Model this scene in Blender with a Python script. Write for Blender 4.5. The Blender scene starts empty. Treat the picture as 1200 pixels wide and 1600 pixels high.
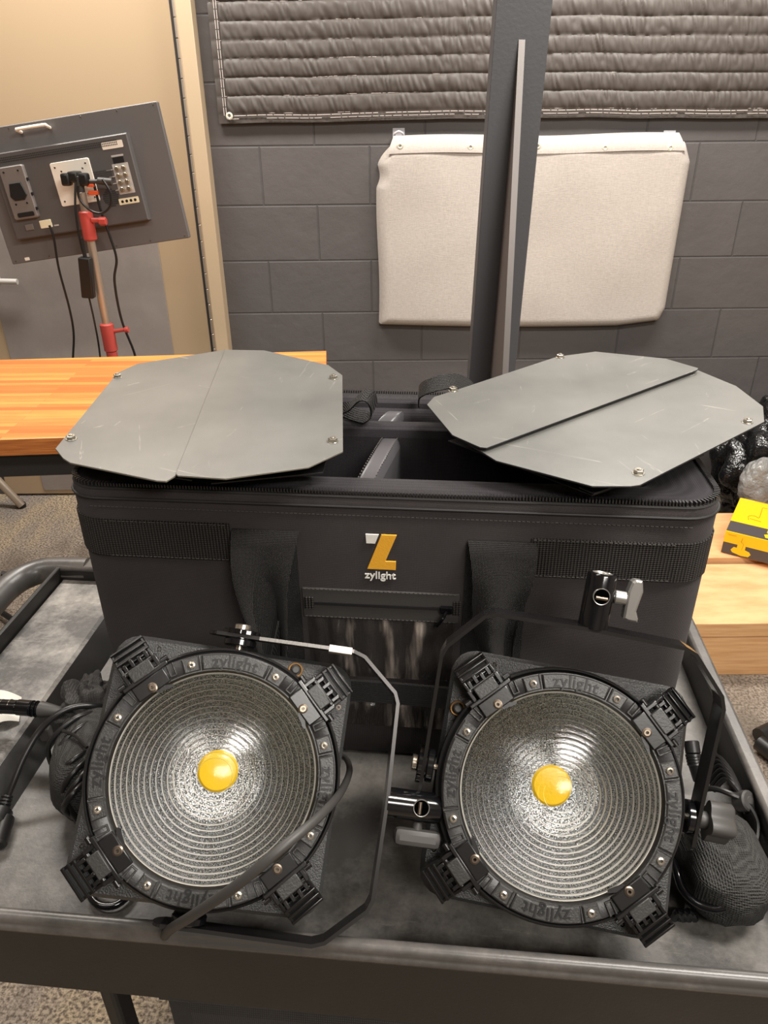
import bpy, bmesh, math, random
from mathutils import Vector as V, Matrix as M, noise, Euler
random.seed(7)
S = bpy.context.scene
COL = S.collection
R = math.radians

# ---------------------------------------------------------------- camera
F = 1156.0
TH, RO = R(28.4), R(0.56)
CAM = V((0, 0, 1.53))
fw = V((0, math.cos(TH), -math.sin(TH)))
_r0, _u0 = V((1, 0, 0)), V((0, math.sin(TH), math.cos(TH)))
rt = _r0 * math.cos(RO) - _u0 * math.sin(RO)
up = _u0 * math.cos(RO) + _r0 * math.sin(RO)
cd = bpy.data.cameras.new('camera')
cd.sensor_fit = 'VERTICAL'; cd.sensor_height = 36.0
cd.lens = F / 1600 * 36.0
cd.clip_start = 0.02
cam = bpy.data.objects.new('camera', cd); COL.objects.link(cam)
m3 = M((rt, up, -fw)).transposed()
cam.matrix_world = M.Translation(CAM) @ m3.to_4x4()
S.camera = cam

# ---------------------------------------------------------------- light and exposure
W = bpy.data.worlds.new('world'); S.world = W; W.use_nodes = True
W.node_tree.nodes['Background'].inputs[0].default_value = (0.9, 0.93, 1.0, 1)
W.node_tree.nodes['Background'].inputs[1].default_value = 0.25
S.view_settings.view_transform = 'Standard'
S.view_settings.look = 'None'
S.view_settings.exposure = 0.72
S.view_settings.gamma = 1.0
S.view_settings.use_curve_mapping = False
def area(name, loc, size, power, col=(1, 0.95, 0.885), aim=None):
    l = bpy.data.lights.new(name, 'AREA'); l.shape = 'RECTANGLE'
    l.size, l.size_y = size; l.energy = power; l.color = col
    o = bpy.data.objects.new(name, l); COL.objects.link(o); o.location = loc
    if aim is not None:
        o.rotation_euler = (V(aim) - V(loc)).to_track_quat('-Z', 'Y').to_euler()
    return o
area('ceiling_panel_light', (-1.0, 0.3, 2.78), (1.2, 0.3), 9)
area('ceiling_panel_light', (1.1, 0.45, 2.78), (1.2, 0.3), 46)
area('ceiling_panel_light', (-1.0, 2.4, 2.78), (1.2, 0.3), 36)
area('ceiling_panel_light', (1.0, 2.35, 2.78), (1.2, 0.3), 38)
area('ceiling_panel_light', (0.9, -1.2, 2.78), (1.2, 0.6), 42)

# pixel of the 1200x1600 photograph -> point on a plane of the room
def ray(x, y): return fw + rt * ((x - 600) / F) - up * ((y - 800) / F)
def pz(x, y, z):
    d = ray(x, y); return CAM + d * ((z - CAM.z) / d.z)
def py(x, y, yy):
    d = ray(x, y); return CAM + d * (yy / d.y)
CA = R(5.5)
EX = V((math.cos(CA), -math.sin(CA), 0)); EY = V((math.sin(CA), math.cos(CA), 0))
def cw(u, v, z): return EX * u + EY * v + V((0, 0, z))       # cart axes -> world
CARTM = M(((EX.x, EY.x, 0, 0), (EX.y, EY.y, 0, 0), (0, 0, 1, 0), (0, 0, 0, 1)))

# ---------------------------------------------------------------- helpers
def T(x, y, z): return M.Translation((x, y, z))
def RX(a): return M.Rotation(R(a), 4, 'X')
def RY(a): return M.Rotation(R(a), 4, 'Y')
def RZ(a): return M.Rotation(R(a), 4, 'Z')
I4 = M.Identity(4)
WM = {}                                                      # world matrices of the empties
class MB:
    def __init__(s): s.v = []; s.f = []; s.mi = []; s.sm = []; s.cur = 0
    def add(s, vs, fs, m=I4, smooth=False):
        b = len(s.v); s.v += [m @ V(p) for p in vs]
        s.f += [tuple(b + i for i in f) for f in fs]
        s.mi += [s.cur] * len(fs); s.sm += [smooth] * len(fs); return s
    def box(s, sx, sy, sz, c=(0, 0, 0), m=I4, bev=0.0):
        bm = bmesh.new(); bmesh.ops.create_cube(bm, size=1)
        for v in bm.verts: v.co = V((v.co.x * sx, v.co.y * sy, v.co.z * sz))
        if bev: bmesh.ops.bevel(bm, geom=bm.edges[:], offset=min(bev, min(sx, sy, sz) * .45), segments=2, affect='EDGES', profile=.5)
        for v in bm.verts: v.co += V(c)
        bm.verts.index_update()
        s.add([v.co.copy() for v in bm.verts], [[v.index for v in f.verts] for f in bm.faces], m, bool(bev))
        if bev:
            k0 = len(s.sm) - len(bm.faces)
            for k, f in enumerate(bm.faces):
                f.normal_update()
                if max(abs(q) for q in f.normal) > .999: s.sm[k0 + k] = False
        bm.free(); return s
    def lathe(s, prof, n=48, m=I4, closed=False, smooth=True):
        vs = []; k = len(prof)
        for i in range(n):
            a = 2 * math.pi * i / n
            for (r, z) in prof: vs.append((r * math.cos(a), r * math.sin(a), z))
        fs = []
        for i in range(n):
            j = (i + 1) % n
            for q in range(k if closed else k - 1):
                q2 = (q + 1) % k
                fs.append((i * k + q, j * k + q, j * k + q2, i * k + q2))
        return s.add(vs, fs, m, smooth)
    def cyl(s, r, h, c=(0, 0, 0), m=I4, n=32, bev=None, r2=None, smooth=True):   # along z from c
        b = r * .1 if bev is None else bev
        r2 = r if r2 is None else r2
        return s.lathe([(0.00001, 0), (r - b, 0), (r, b), (r2, h - b), (r2 - b, h), (0.00001, h)], n, m @ T(*c), smooth=smooth)
    def prism(s, poly, z0, z1, m=I4, bev=0.0, smooth=False):
        n = len(poly); area2 = sum(poly[i][0] * poly[(i + 1) % n][1] - poly[(i + 1) % n][0] * poly[i][1] for i in range(n))
        if area2 < 0: poly = poly[::-1]
        def inset(p, d):
            if d == 0: return p
            out = []
            for i in range(n):
                a, b, c = V(p[i - 1][:2]), V(p[i][:2]), V(p[(i + 1) % n][:2])
                e1 = (b - a).normalized(); e2 = (c - b).normalized()
                n1 = V((-e1.y, e1.x)); n2 = V((-e2.y, e2.x)); k = n1 + n2
                k = k / max(.3, k.dot(n1)) if k.length > 1e-6 else n1
                out.append((b.x + k.x * d, b.y + k.y * d))
            return out
        L = [(poly, z0), (poly, z1 - bev), (inset(poly, bev), z1)] if bev else [(poly, z0), (poly, z1)]
        vs = [(x, y, z) for (p, z) in L for (x, y) in [q[:2] for q in p]]; fs = []
        for l in range(len(L) - 1):
            for i in range(n):
                j = (i + 1) % n; fs.append((l * n + i, l * n + j, l * n + n + j, l * n + n + i))
        fs.append(tuple(range(n))[::-1]); fs.append(tuple((len(L) - 1) * n + i for i in range(n)))
        return s.add(vs, fs, m, smooth)
    def sector(s, r0, r1, a0, a1, z0, z1, m=I4, bev=.0008, n=10):
        A = [R(a0 + (a1 - a0) * i / n) for i in range(n + 1)]
        return s.prism([(r0 * math.cos(a), r0 * math.sin(a)) for a in A][::-1] + [(r1 * math.cos(a), r1 * math.sin(a)) for a in A], z0, z1, m, bev)
    def tube(s, pts, r, n=10, m=I4, smooth_pts=True, sub=6, closed=False, rad=None, flat=None):
        P = [V(p) for p in pts]
        if smooth_pts and len(P) > 2: P = spline(P, sub, closed)
        N = len(P); vs = []; fs = []
        t = (P[1] - P[0]).normalized(); u = t.orthogonal().normalized()
        if flat is not None: u = V(flat)
        for i in range(N):
            if closed: t2 = (P[(i + 1) % N] - P[i - 1]).normalized()
            else: t2 = (P[min(i + 1, N - 1)] - P[max(i - 1, 0)]).normalized()
            u = (u - t2 * u.dot(t2)).normalized(); w = t2.cross(u)
            rr = r if rad is None else rad(i / (N - 1))
            for k in range(n):
                a = 2 * math.pi * k / n; vs.append(P[i] + u * (math.cos(a) * rr) + w * (math.sin(a) * rr))
        for i in range(N if closed else N - 1):
            j = (i + 1) % N
            for k in range(n):
                l = (k + 1) % n; fs.append((i * n + k, i * n + l, j * n + l, j * n + k))
        if not closed: fs.append(tuple(range(n))[::-1]); fs.append(tuple((N - 1) * n + k for k in range(n)))
        return s.add(vs, fs, m, True)
    def band(s, pts, nrm, w, t, m=I4, smooth_pts=True, sub=8, wf=None):
        """strip of width w along nrm (band's width direction), thickness t, following pts"""
        P = [V(p) for p in pts]
        if smooth_pts: P = spline(P, sub)
        N = len(P); vs = []; fs = []
        for i in range(N):
            t2 = (P[min(i + 1, N - 1)] - P[max(i - 1, 0)]).normalized()
            d = V(nrm) if not callable(nrm) else V(nrm(i / (N - 1)))
            d = (d - t2 * d.dot(t2)).normalized(); o = t2.cross(d)
            ww = w if wf is None else w * wf(i / (N - 1))
            for (a, b) in ((-1, -1), (1, -1), (1, 1), (-1, 1)): vs.append(P[i] + d * (a * ww / 2) + o * (b * t / 2))
        for i in range(N - 1):
            for k in range(4):
                l = (k + 1) % 4; fs.append((i * 4 + k, i * 4 + l, i * 4 + 4 + l, i * 4 + 4 + k))
        fs.append((3, 2, 1, 0)); fs.append(tuple((N - 1) * 4 + k for k in range(4)))
        return s.add(vs, fs, m, False)
    def grid(s, fn, nx, ny, m=I4, smooth=True, wrap=False):
        vs = [fn(i / (nx if wrap else nx - 1), j / (ny - 1)) for j in range(ny) for i in range(nx)]
        fs = [(j * nx + i, j * nx + (i + 1) % nx, (j + 1) * nx + (i + 1) % nx, (j + 1) * nx + i) for j in range(ny - 1) for i in range(nx if wrap else nx - 1)]
        return s.add(vs, fs, m, smooth)
    def slab(s, fn, nx, ny, back, m=I4):
        """height field front fn(a,b) closed by a back offset"""
        b0 = len(s.v); s.grid(fn, nx, ny, m)
        vs = []; o = V(back)
        for j in range(ny):
            for i in range(nx): vs.append(V(fn(i / (nx - 1), j / (ny - 1))))
        edge = [(i, 0) for i in range(nx)] + [(nx - 1, j) for j in range(1, ny)] + [(i, ny - 1) for i in range(nx - 2, -1, -1)] + [(0, j) for j in range(ny - 2, 0, -1)]
        ev = [vs[j * nx + i] for (i, j) in edge]; L = len(ev)
        s.add(ev + [p + o for p in ev], [(k, (k + 1) % L, L + (k + 1) % L, L + k) for k in range(L)] + [tuple(L + k for k in range(L))[::-1]], m, False)
        return s
def spline(P, sub=6, closed=False):
    out = []; n = len(P)
    for i in range(n if closed else n - 1):
        if closed: a, b, c, d = P[i - 1], P[i], P[(i + 1) % n], P[(i + 2) % n]
        else: a, b, c, d = P[max(i - 1, 0)], P[i], P[i + 1], P[min(i + 2, n - 1)]
        for k in range(sub):
            t = k / sub
            out.append(.5 * ((2 * b) + (c - a) * t + (2 * a - 5 * b + 4 * c - d) * t * t + (3 * b - a - 3 * c + d) * t ** 3))
    if not closed: out.append(P[-1].copy())
    return out
def rrect(w, h, r, n=6, cx=0, cy=0):
    out = []
    for (sx, sy, a0) in ((1, 1, 0), (-1, 1, 90), (-1, -1, 180), (1, -1, 270)):
        for k in range(n + 1):
            a = R(a0 + 90 * k / n); out.append((cx + sx * (w / 2 - r) + r * math.cos(a), cy + sy * (h / 2 - r) + r * math.sin(a)))
    return out
def obj(name, mb, mat, parent=None, world=True, label=None, angle=40):
    """one mesh object; geometry given in world coordinates unless world=False (then in its parent's)"""
    me = bpy.data.meshes.new(name)
    vs = mb.v
    if parent is not None and world:
        inv = WM[parent.name].inverted(); vs = [inv @ p for p in vs]
    me.from_pydata([tuple(p) for p in vs], [], mb.f)
    mats = mat if isinstance(mat, (list, tuple)) else [mat]
    for q in mats: me.materials.append(q)
    me.polygons.foreach_set('material_index', mb.mi)
    me.polygons.foreach_set('use_smooth', mb.sm)
    bm = bmesh.new(); bm.from_mesh(me)
    bmesh.ops.recalc_face_normals(bm, faces=bm.faces[:])
    for e in bm.edges:
        if len(e.link_faces) == 2 and e.calc_face_angle(0) > R(angle): e.smooth = False
    bm.to_mesh(me); bm.free()
    o = bpy.data.objects.new(name, me); COL.objects.link(o)
    if parent is not None: o.parent = parent; WM[o.name] = WM[parent.name].copy()
    else: WM[o.name] = I4.copy()
    if label: o['label'] = label
    return o
def recentre(o):
    """put a top-level mesh's origin at the bottom of its own geometry"""
    vs = o.data.vertices; n = len(vs)
    c = V((sum(v.co.x for v in vs) / n, sum(v.co.y for v in vs) / n, min(v.co.z for v in vs)))
    o.data.transform(M.Translation(-c)); o.location = c; WM[o.name] = M.Translation(c); return o
def tag(o, label, cat, group=None, kind=None):
    o['label'] = label; o['category'] = cat
    if group: o['group'] = group
    if kind: o['kind'] = kind
    return o
def thing(name, label, cat, mw=None, group=None):
    o = bpy.data.objects.new(name, None); COL.objects.link(o); o.empty_display_size = .05
    mw = mw if mw is not None else I4.copy()
    o.matrix_world = mw; WM[o.name] = mw.copy()
    return tag(o, label, cat, group)
def struct(name, mb, mat): 
    o = obj(name, mb, mat); o['kind'] = 'structure'; return o
def copy_tree(o, parent=None):
    c = o.copy(); COL.objects.link(c); c.parent = parent
    if parent is not None: c.matrix_parent_inverse = o.matrix_parent_inverse.copy()
    for ch in list(o.children): copy_tree(ch, c)
    return c
def text_mb(txt, size, depth, m=I4, bold=0.0, align='CENTER', space=1.0):
    cu = bpy.data.curves.new('t', 'FONT'); cu.body = txt; cu.size = size; cu.extrude = depth
    cu.align_x = align; cu.align_y = 'CENTER'; cu.resolution_u = 3; cu.offset = bold; cu.space_character = space
    o = bpy.data.objects.new('t', cu); COL.objects.link(o)
    dg = bpy.context.evaluated_depsgraph_get(); dg.update()
    me = bpy.data.meshes.new_from_object(o.evaluated_get(dg))
    b = MB(); b.add([v.co.copy() for v in me.vertices], [tuple(p.vertices) for p in me.polygons], m)
    bpy.data.objects.remove(o); bpy.data.curves.remove(cu); bpy.data.meshes.remove(me)
    return b

# ---------------------------------------------------------------- materials
def lin(c):
    return tuple(((x / 255) / 12.92 if x / 255 <= .04045 else ((x / 255 + .055) / 1.055) ** 2.4) for x in c) + (1,)
class NM:
    def __init__(s, name, col, rough=.5, metal=0, spec=.5):
        s.m = bpy.data.materials.new(name); s.m.use_nodes = True; s.t = s.m.node_tree; s.n = s.t.nodes; s.l = s.t.links
        s.b = s.n['Principled BSDF']; s.out = s.n['Material Output']
        s.col = lin(col); s.b.inputs['Base Color'].default_value = s.col
        s.b.inputs['Roughness'].default_value = rough; s.b.inputs['Metallic'].default_value = metal
        s.b.inputs['Specular IOR Level'].default_value = spec
        s.tc = s.n.new('ShaderNodeTexCoord'); s.nrm = None
    def noise(s, scale, detail=4, sc=(1, 1, 1), rough=.6, coord='Object', rot=(0, 0, 0)):
        mp = s.n.new('ShaderNodeMapping'); mp.inputs['Scale'].default_value = sc; mp.inputs['Rotation'].default_value = rot
        s.l.new(s.tc.outputs[coord], mp.inputs[0])
        t = s.n.new('ShaderNodeTexNoise'); t.inputs['Scale'].default_value = scale; t.inputs['Detail'].default_value = detail; t.inputs['Roughness'].default_value = rough
        s.l.new(mp.outputs[0], t.inputs['Vector']); return t.outputs['Fac']
    def wave(s, scale, direction='X', dist=0, sc=(1, 1, 1), typ='BANDS', rot=(0, 0, 0)):
        mp = s.n.new('ShaderNodeMapping'); mp.inputs['Scale'].default_value = sc; mp.inputs['Rotation'].default_value = rot
        s.l.new(s.tc.outputs['Object'], mp.inputs[0])
        t = s.n.new('ShaderNodeTexWave'); t.wave_type = typ; t.bands_direction = direction
        t.inputs['Scale'].default_value = scale; t.inputs['Distortion'].default_value = dist
        s.l.new(mp.outputs[0], t.inputs['Vector']); return t.outputs['Fac']
    def ramp(s, fac, stops):
        r = s.n.new('ShaderNodeValToRGB'); e = r.color_ramp.elements
        while len(e) < len(stops): e.new(.5)
        for q, (p, c) in zip(e, stops): q.position = p; q.color = c if len(c) == 4 else lin(c)
        s.l.new(fac, r.inputs[0]); return r.outputs[0]
    def math(s, op, a, b=None, c=None):
        n = s.n.new('ShaderNodeMath'); n.operation = op
        for i, q in enumerate((a, b, c)):
            if q is None: continue
            if isinstance(q, (int, float)): n.inputs[i].default_value = q
            else: s.l.new(q, n.inputs[i])
        return n.outputs[0]
    def mix(s, fac, a, b, typ='MIX'):
        n = s.n.new('ShaderNodeMix'); n.data_type = 'RGBA'; n.blend_type = typ
        for i, q in ((0, fac), (6, a), (7, b)):
            if isinstance(q, (int, float)): n.inputs[i].default_value = q
            elif isinstance(q, tuple): n.inputs[i].default_value = q if len(q) == 4 else lin(q)
            else: s.l.new(q, n.inputs[i])
        return n.outputs[2]
    def color(s, c): s.l.new(c, s.b.inputs['Base Color']); return s
    def roughness(s, c): s.l.new(c, s.b.inputs['Roughness']); return s
    def bump(s, h, strength=.3, dist=.001):
        b = s.n.new('ShaderNodeBump'); b.inputs['Strength'].default_value = strength; b.inputs['Distance'].default_value = dist
        s.l.new(h, b.inputs['Height'])
        if s.nrm is not None: s.l.new(s.nrm, b.inputs['Normal'])
        s.nrm = b.outputs[0]; s.l.new(s.nrm, s.b.inputs['Normal']); return s
def scuffed(name, col, rough, dust, amount=.5, spec=.5, fine=260, bump=.25):
    m = NM(name, col, rough, 0, spec)
    a = m.noise(7, 6, rough=.65); f = m.noise(fine, 3); sc = m.noise(28, 5, (1, 9, 1), .7)
    k = m.ramp(a, [(.42, (0, 0, 0, 1)), (.68, (1, 1, 1, 1))])
    s2 = m.ramp(sc, [(.60, (0, 0, 0, 1)), (.66, (1, 1, 1, 1))])
    f1 = m.math('MULTIPLY', k, amount); f2 = m.math('MULTIPLY_ADD', s2, amount * .25, f1)
    g1 = m.noise(110, 6, rough=.75); g2 = m.noise(3.5, 4)
    f3 = m.math('MULTIPLY_ADD', m.math('SUBTRACT', g1, .5), amount * 1.1, f2); f4 = m.math('MULTIPLY_ADD', m.math('SUBTRACT', g2, .5), amount * .9, f3); f4 = m.math('MINIMUM', m.math('MAXIMUM', f4, 0.0), 1.0)
    m.color(m.mix(f4, m.col, dust)); m.bump(f, bump, .0006); m.bump(g1, bump, .0012)
    return m.m
def plain(name, col, rough=.5, metal=0, spec=.5, nb=0, ns=300):
    m = NM(name, col, rough, metal, spec)
    if nb: m.bump(m.noise(ns, 2), nb, .0005)
    return m.m
MT = {}
m = NM('block_wall_paint', (84, 80, 80), .62)
mp = m.n.new('ShaderNodeMapping'); mp.inputs['Rotation'].default_value = (R(-90), 0, 0); mp.inputs['Location'].default_value = (.49 + .4064 * 8, 0, 0)
m.l.new(m.tc.outputs['Object'], mp.inputs[0])
sx = m.n.new('ShaderNodeSeparateXYZ'); m.l.new(m.tc.outputs['Object'], sx.inputs[0])
cx = m.n.new('ShaderNodeCombineXYZ'); m.l.new(m.math('ADD', sx.outputs[0], .65 + .4064 * 8), cx.inputs[0]); m.l.new(m.math('ADD', sx.outputs[2], 0.0), cx.inputs[1])
br = m.n.new('ShaderNodeTexBrick'); m.l.new(cx.outputs[0], br.inputs['Vector'])
for k_, v_ in (('Scale', 1), ('Mortar Size', .0045), ('Mortar Smooth', .6), ('Brick Width', .4064), ('Row Height', .2032)): br.inputs[k_].default_value = v_
br.inputs['Color1'].default_value = lin((84, 80, 80)); br.inputs['Color2'].default_value = lin((88, 84, 83)); br.inputs['Mortar'].default_value = lin((76, 73, 73)); br.offset = .5
m.color(br.outputs['Color'])
m.bump(m.math('SUBTRACT', 1.0, br.outputs['Fac']), .55, .005); m.bump(m.noise(90, 5), .35, .002); m.bump(m.noise(5, 3), .3, .02); MT['block'] = m.m
m = NM('tan_paint', (168, 146, 118), .45); m.bump(m.noise(60, 3), .05, .001); MT['tan'] = m.m
MT['frame_tan'] = plain('frame_paint', (186, 165, 137), .4)
MT['kick'] = scuffed('grey_kick_plate', (135, 126, 121), .5, (160, 152, 146), .25)
MT['hinge'] = plain('hinge_steel', (190, 180, 168), .35, .6)
MT['gap'] = plain('dark_gap', (40, 36, 32), .8)
m = NM('ceiling_tile', (200, 196, 188), .9); m.bump(m.noise(80, 3), .3, .003); MT['ceil'] = m.m
MT['sidewall'] = plain('side_wall_paint', (120, 112, 104), .7, nb=.1, ns=60)
m = NM('carpet', (120, 108, 94), .95, spec=.1)
st = m.noise(2.2, 3, (1.2, .5, 1)); pl = m.noise(130, 3); sp = m.noise(420, 2)
c1 = m.ramp(st, [(.35, (120, 110, 100)), (.47, (164, 151, 137)), (.55, (188, 169, 141)), (.66, (148, 141, 135))])
c2 = m.mix(m.ramp(pl, [(.38, (0, 0, 0, 1)), (.6, (1, 1, 1, 1))]), (98, 88, 78), c1); m.color(c2); m.bump(pl, .8, .006); m.bump(sp, .5, .003); MT['carpet'] = m.m
m = NM('quilted_nylon', (82, 76, 72), .5, spec=.35); m.bump(m.noise(120, 4), .12, .002); MT['quilt'] = m.m
MT['thread'] = plain('white_thread', (196, 186, 180), .8)
MT['grommet'] = plain('cream_grommet', (214, 214, 194), .35, .2)
m = NM('canvas_cloth', (186, 176, 168), .9, spec=.15)
n1 = m.noise(60, 4, (1, 1, 6)); n2 = m.noise(60, 4, (6, 1, 1)); nn = m.math('ADD', n1, n2)
m.color(m.ramp(m.math('MULTIPLY', nn, .5), [(.3, (172, 164, 157)), (.7, (196, 188, 180))])); m.bump(nn, .4, .0015); MT['canvas'] = m.m
MT['clear'] = plain('clear_plastic_hook', (200, 200, 205), .1, 0, .8)
m = NM('column_powder_coat', (76, 76, 79), .42); m.bump(m.noise(120, 3), .3, .0012); MT['column'] = m.m
m = NM('rib_steel', (112, 106, 103), .38, .3); m.bump(m.noise(60, 3, (1, 1, .1)), .2, .001); MT['rib'] = m.m
# butcher block
m = NM('butcher_block', (222, 158, 96), .38)
w1 = m.n.new('ShaderNodeTexBrick'); mp = m.n.new('ShaderNodeMapping'); m.l.new(m.tc.outputs['Object'], mp.inputs[0]); m.l.new(mp.outputs[0], w1.inputs['Vector'])
for k_, v_ in (('Scale', 1), ('Mortar Size', .0004), ('Mortar Smooth', .2), ('Brick Width', .7), ('Row Height', .021), ('Bias', 0)): w1.inputs[k_].default_value = v_
w1.inputs['Color1'].default_value = lin((176, 104, 50)); w1.inputs['Color2'].default_value = lin((218, 152, 78)); w1.inputs['Mortar'].default_value = lin((150, 88, 44))
g = m.noise(18, 5, (.5, 12, 12)); m.color(m.mix(m.ramp(g, [(.4, (0, 0, 0, 1)), (.7, (.55, .55, .55, 1))]), w1.outputs['Color'], (168, 98, 46))); MT['butcher'] = m.m
m = NM('butcher_edge', (214, 140, 76), .4); g = m.noise(30, 4, (.4, 1, 12)); m.color(m.ramp(g, [(.35, (150, 84, 40)), (.65, (190, 116, 58))])); MT['butcher_edge'] = m.m
MT['black_steel'] = plain('black_steel', (34, 32, 32), .5)
MT['tray'] = scuffed('cart_grey_plastic', (74, 72, 70), .40, (186, 180, 172), .80)
MT['floor_tray'] = scuffed('cart_tray_plastic', (66, 64, 62), .42, (140, 135, 128), .55)
MT['rim'] = scuffed('cart_rim_plastic', (78, 76, 74), .32, (140, 133, 126), .4, bump=.12)
MT['apron'] = scuffed('cart_apron_plastic', (30, 29, 28), .5, (60, 56, 53), .2)
def fabric(name, col, s=900, st=.5, rough=.85, sheen=.04, col2=None):
    m = NM(name, col, rough, spec=.25); a = m.wave(s / 6.0, 'X'); b = m.wave(s / 6.0, 'Z'); n = m.noise(s, 2); 
    h = m.math('ADD', m.math('MULTIPLY', a, b), m.math('MULTIPLY', n, .7)); m.bump(h, st, .0008)
    l = m.noise(9, 4); bc = m.mix(m.ramp(l, [(.35, (0, 0, 0, 1)), (.75, (1, 1, 1, 1))]), m.col, lin(col2 or tuple(min(255, int(c * 1.15 + 4)) for c in col)))
    m.color(m.mix(m.ramp(m.math('MULTIPLY', a, b), [(.1, (0, 0, 0, 1)), (.8, (.6, .6, .6, 1))]), bc, tuple(min(255, int(c * 1.5 + 12)) for c in col)))
    m.b.inputs['Sheen Weight'].default_value = sheen; m.b.inputs['Sheen Roughness'].default_value = .5; return m.m
MT['case'] = fabric('case_nylon', (46, 42, 42), 1500, .5)
MT['case_in'] = fabric('case_lining', (30, 27, 30), 900, .4)
MT['ziptape2'] = plain('pocket_zipper_tape', (60, 57, 55), .7, nb=.4, ns=600)
MT['pvc'] = plain('divider_vinyl', (74, 72, 75), .36)
m = NM('webbing_ribbed', (42, 39, 38), .7, spec=.3); a = m.wave(85, 'X'); c = m.wave(120, 'Z'); m.bump(m.math('ADD', a, m.math('MULTIPLY', c, .5)), .9, .002)
m.color(m.mix(a, (26, 24, 24), (60, 56, 53))); MT['web'] = m.m
m = NM('handle_webbing', (44, 42, 41), .62, spec=.35); a = m.wave(190, 'X'); c = m.wave(190, 'Z'); p_ = m.math('MULTIPLY', a, c); m.bump(p_, .9, .0016); m.color(m.mix(p_, (18, 17, 17), (62, 59, 56))); MT['handle'] = m.m
MT['piping'] = plain('piping_cord', (32, 30, 30), .6)
MT['zip'] = plain('zipper_coil', (40, 39, 40), .28)
MT['ziptape'] = plain('zipper_tape', (30, 28, 27), .75, nb=.4, ns=600)
MT['stitch'] = plain('grey_stitching', (74, 70, 67), .8)
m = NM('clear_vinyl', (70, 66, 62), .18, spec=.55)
vk = m.ramp(m.noise(7, 3, (5.5, 1, .9)), [(.54, (0, 0, 0, 1)), (.68, (1, 1, 1, 1))]); m.color(m.mix(vk, (56, 52, 49), (176, 164, 154)))  # pale streaks paint ceiling reflections into the vinyl colour
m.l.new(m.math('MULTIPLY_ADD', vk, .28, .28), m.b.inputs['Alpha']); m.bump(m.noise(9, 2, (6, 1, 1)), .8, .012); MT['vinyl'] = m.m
MT['yellow_thread'] = plain('yellow_embroidery', (232, 168, 46), .6, nb=.6, ns=700)
MT['white_thread'] = plain('white_embroidery', (225, 222, 215), .6, nb=.4, ns=700)
m = NM('barndoor_paint', (98, 99, 96), .32, 0, .5); f = m.noise(900, 2)
ks = []
for (sc_, an, th_) in ((5, .5, 0.695), (6, 1.3, 0.705), (7, -.7, 0.700), (9, -1.4, 0.705), (5, 2.4, 0.715)):
    mp = m.n.new('ShaderNodeMapping'); mp.vector_type = 'POINT'; mp.inputs['Rotation'].default_value = (0, 0, an); m.l.new(m.tc.outputs['Object'], mp.inputs[0])
    m2 = m.n.new('ShaderNodeMapping'); m2.inputs['Scale'].default_value = (1, 14, 1); m.l.new(mp.outputs[0], m2.inputs[0])
    t = m.n.new('ShaderNodeTexNoise'); t.inputs['Scale'].default_value = sc_; t.inputs['Detail'].default_value = 3; t.inputs['Distortion'].default_value = .6; m.l.new(m2.outputs[0], t.inputs['Vector'])
    ks.append(m.ramp(t.outputs['Fac'], [(th_, (0, 0, 0, 1)), (th_ + .012, (1, 1, 1, 1)), (th_ + .03, (0, 0, 0, 1))]))
k1 = m.math('MAXIMUM', m.math('MAXIMUM', ks[0], ks[1]), ks[2]); k2 = m.math('MAXIMUM', ks[3], ks[4])
l = m.noise(6, 4); base = m.mix(m.ramp(l, [(.35, (0, 0, 0, 1)), (.7, (1, 1, 1, 1))]), (92, 92, 89), (110, 109, 105))
m.color(m.mix(m.math('MULTIPLY', m.math('MAXIMUM', k1, k2), .35), base, (190, 186, 176))); m.bump(f, .35, .0004); MT['leaf'] = m.m
MT['leaf_edge'] = plain('bare_metal_edge', (124, 120, 110), .4, .4)
MT['black_paint'] = plain('black_barndoor', (30, 30, 31), .45)
MT['bolt'] = plain('bolt_steel', (170, 164, 152), .3, .9)
MT['silver'] = plain('silver_screw', (222, 214, 200), .22, .95)
MT['dark_screw'] = plain('dark_screw', (120, 108, 96), .3, .9)
m = NM('cast_black', (52, 52, 52), .38, 0, .5); m.bump(m.noise(600, 2), .8, .0010); MT['cast'] = m.m
m = NM('bezel_black', (30, 29, 29), .33, 0, .5); m.bump(m.noise(600, 2), .25, .0004); MT['bezel'] = m.m
MT['pad'] = plain('bezel_pad', (52, 51, 50), .36, nb=.7, ns=600)
MT['latch'] = plain('latch_plastic', (18, 17, 17), .28, nb=.08, ns=400)
MT['latch2'] = plain('latch_block', (42, 41, 40), .4, nb=.5, ns=500)
MT['gloss'] = plain('gloss_black', (14, 14, 16), .14, 0, .6)
MT['yoke_edge'] = plain('worn_yoke_edge', (48, 46, 45), .28, .6)  # lighter colour paints in the thin highlights along the yoke edges
MT['lit_arm'] = plain('lit_arm_grey', (128, 125, 122), .4, .5, nb=.3, ns=500)  # grey colour carries the light caught by the left yoke's upper arm
MT['yoke'] = plain('yoke_black', (18, 17, 18), .2, 0, .6)
MT['void'] = plain('dark_opening', (3, 3, 3), 1.0, spec=0)
MT['rubber'] = plain('cable_rubber', (26, 25, 25), .34)
MT['rubber2'] = plain('matte_rubber', (58, 56, 54), .5)
MT['emboss'] = plain('embossed_letters', (8, 8, 8), .5)
MT['brass'] = plain('brass_ring', (198, 150, 92), .3, .7)
MT['zinc'] = plain('cast_zinc', (164, 162, 158), .32, .75)
MT['tape'] = plain('white_tape', (232, 228, 218), .6)
m = NM('lens_glass', (235, 235, 230), .08)
tr = m.n.new('ShaderNodeBsdfTransparent'); tr.inputs[0].default_value = (.90, .91, .90, 1)
gl = m.n.new('ShaderNodeBsdfGlossy'); gl.inputs['Roughness'].default_value = .13
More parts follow.
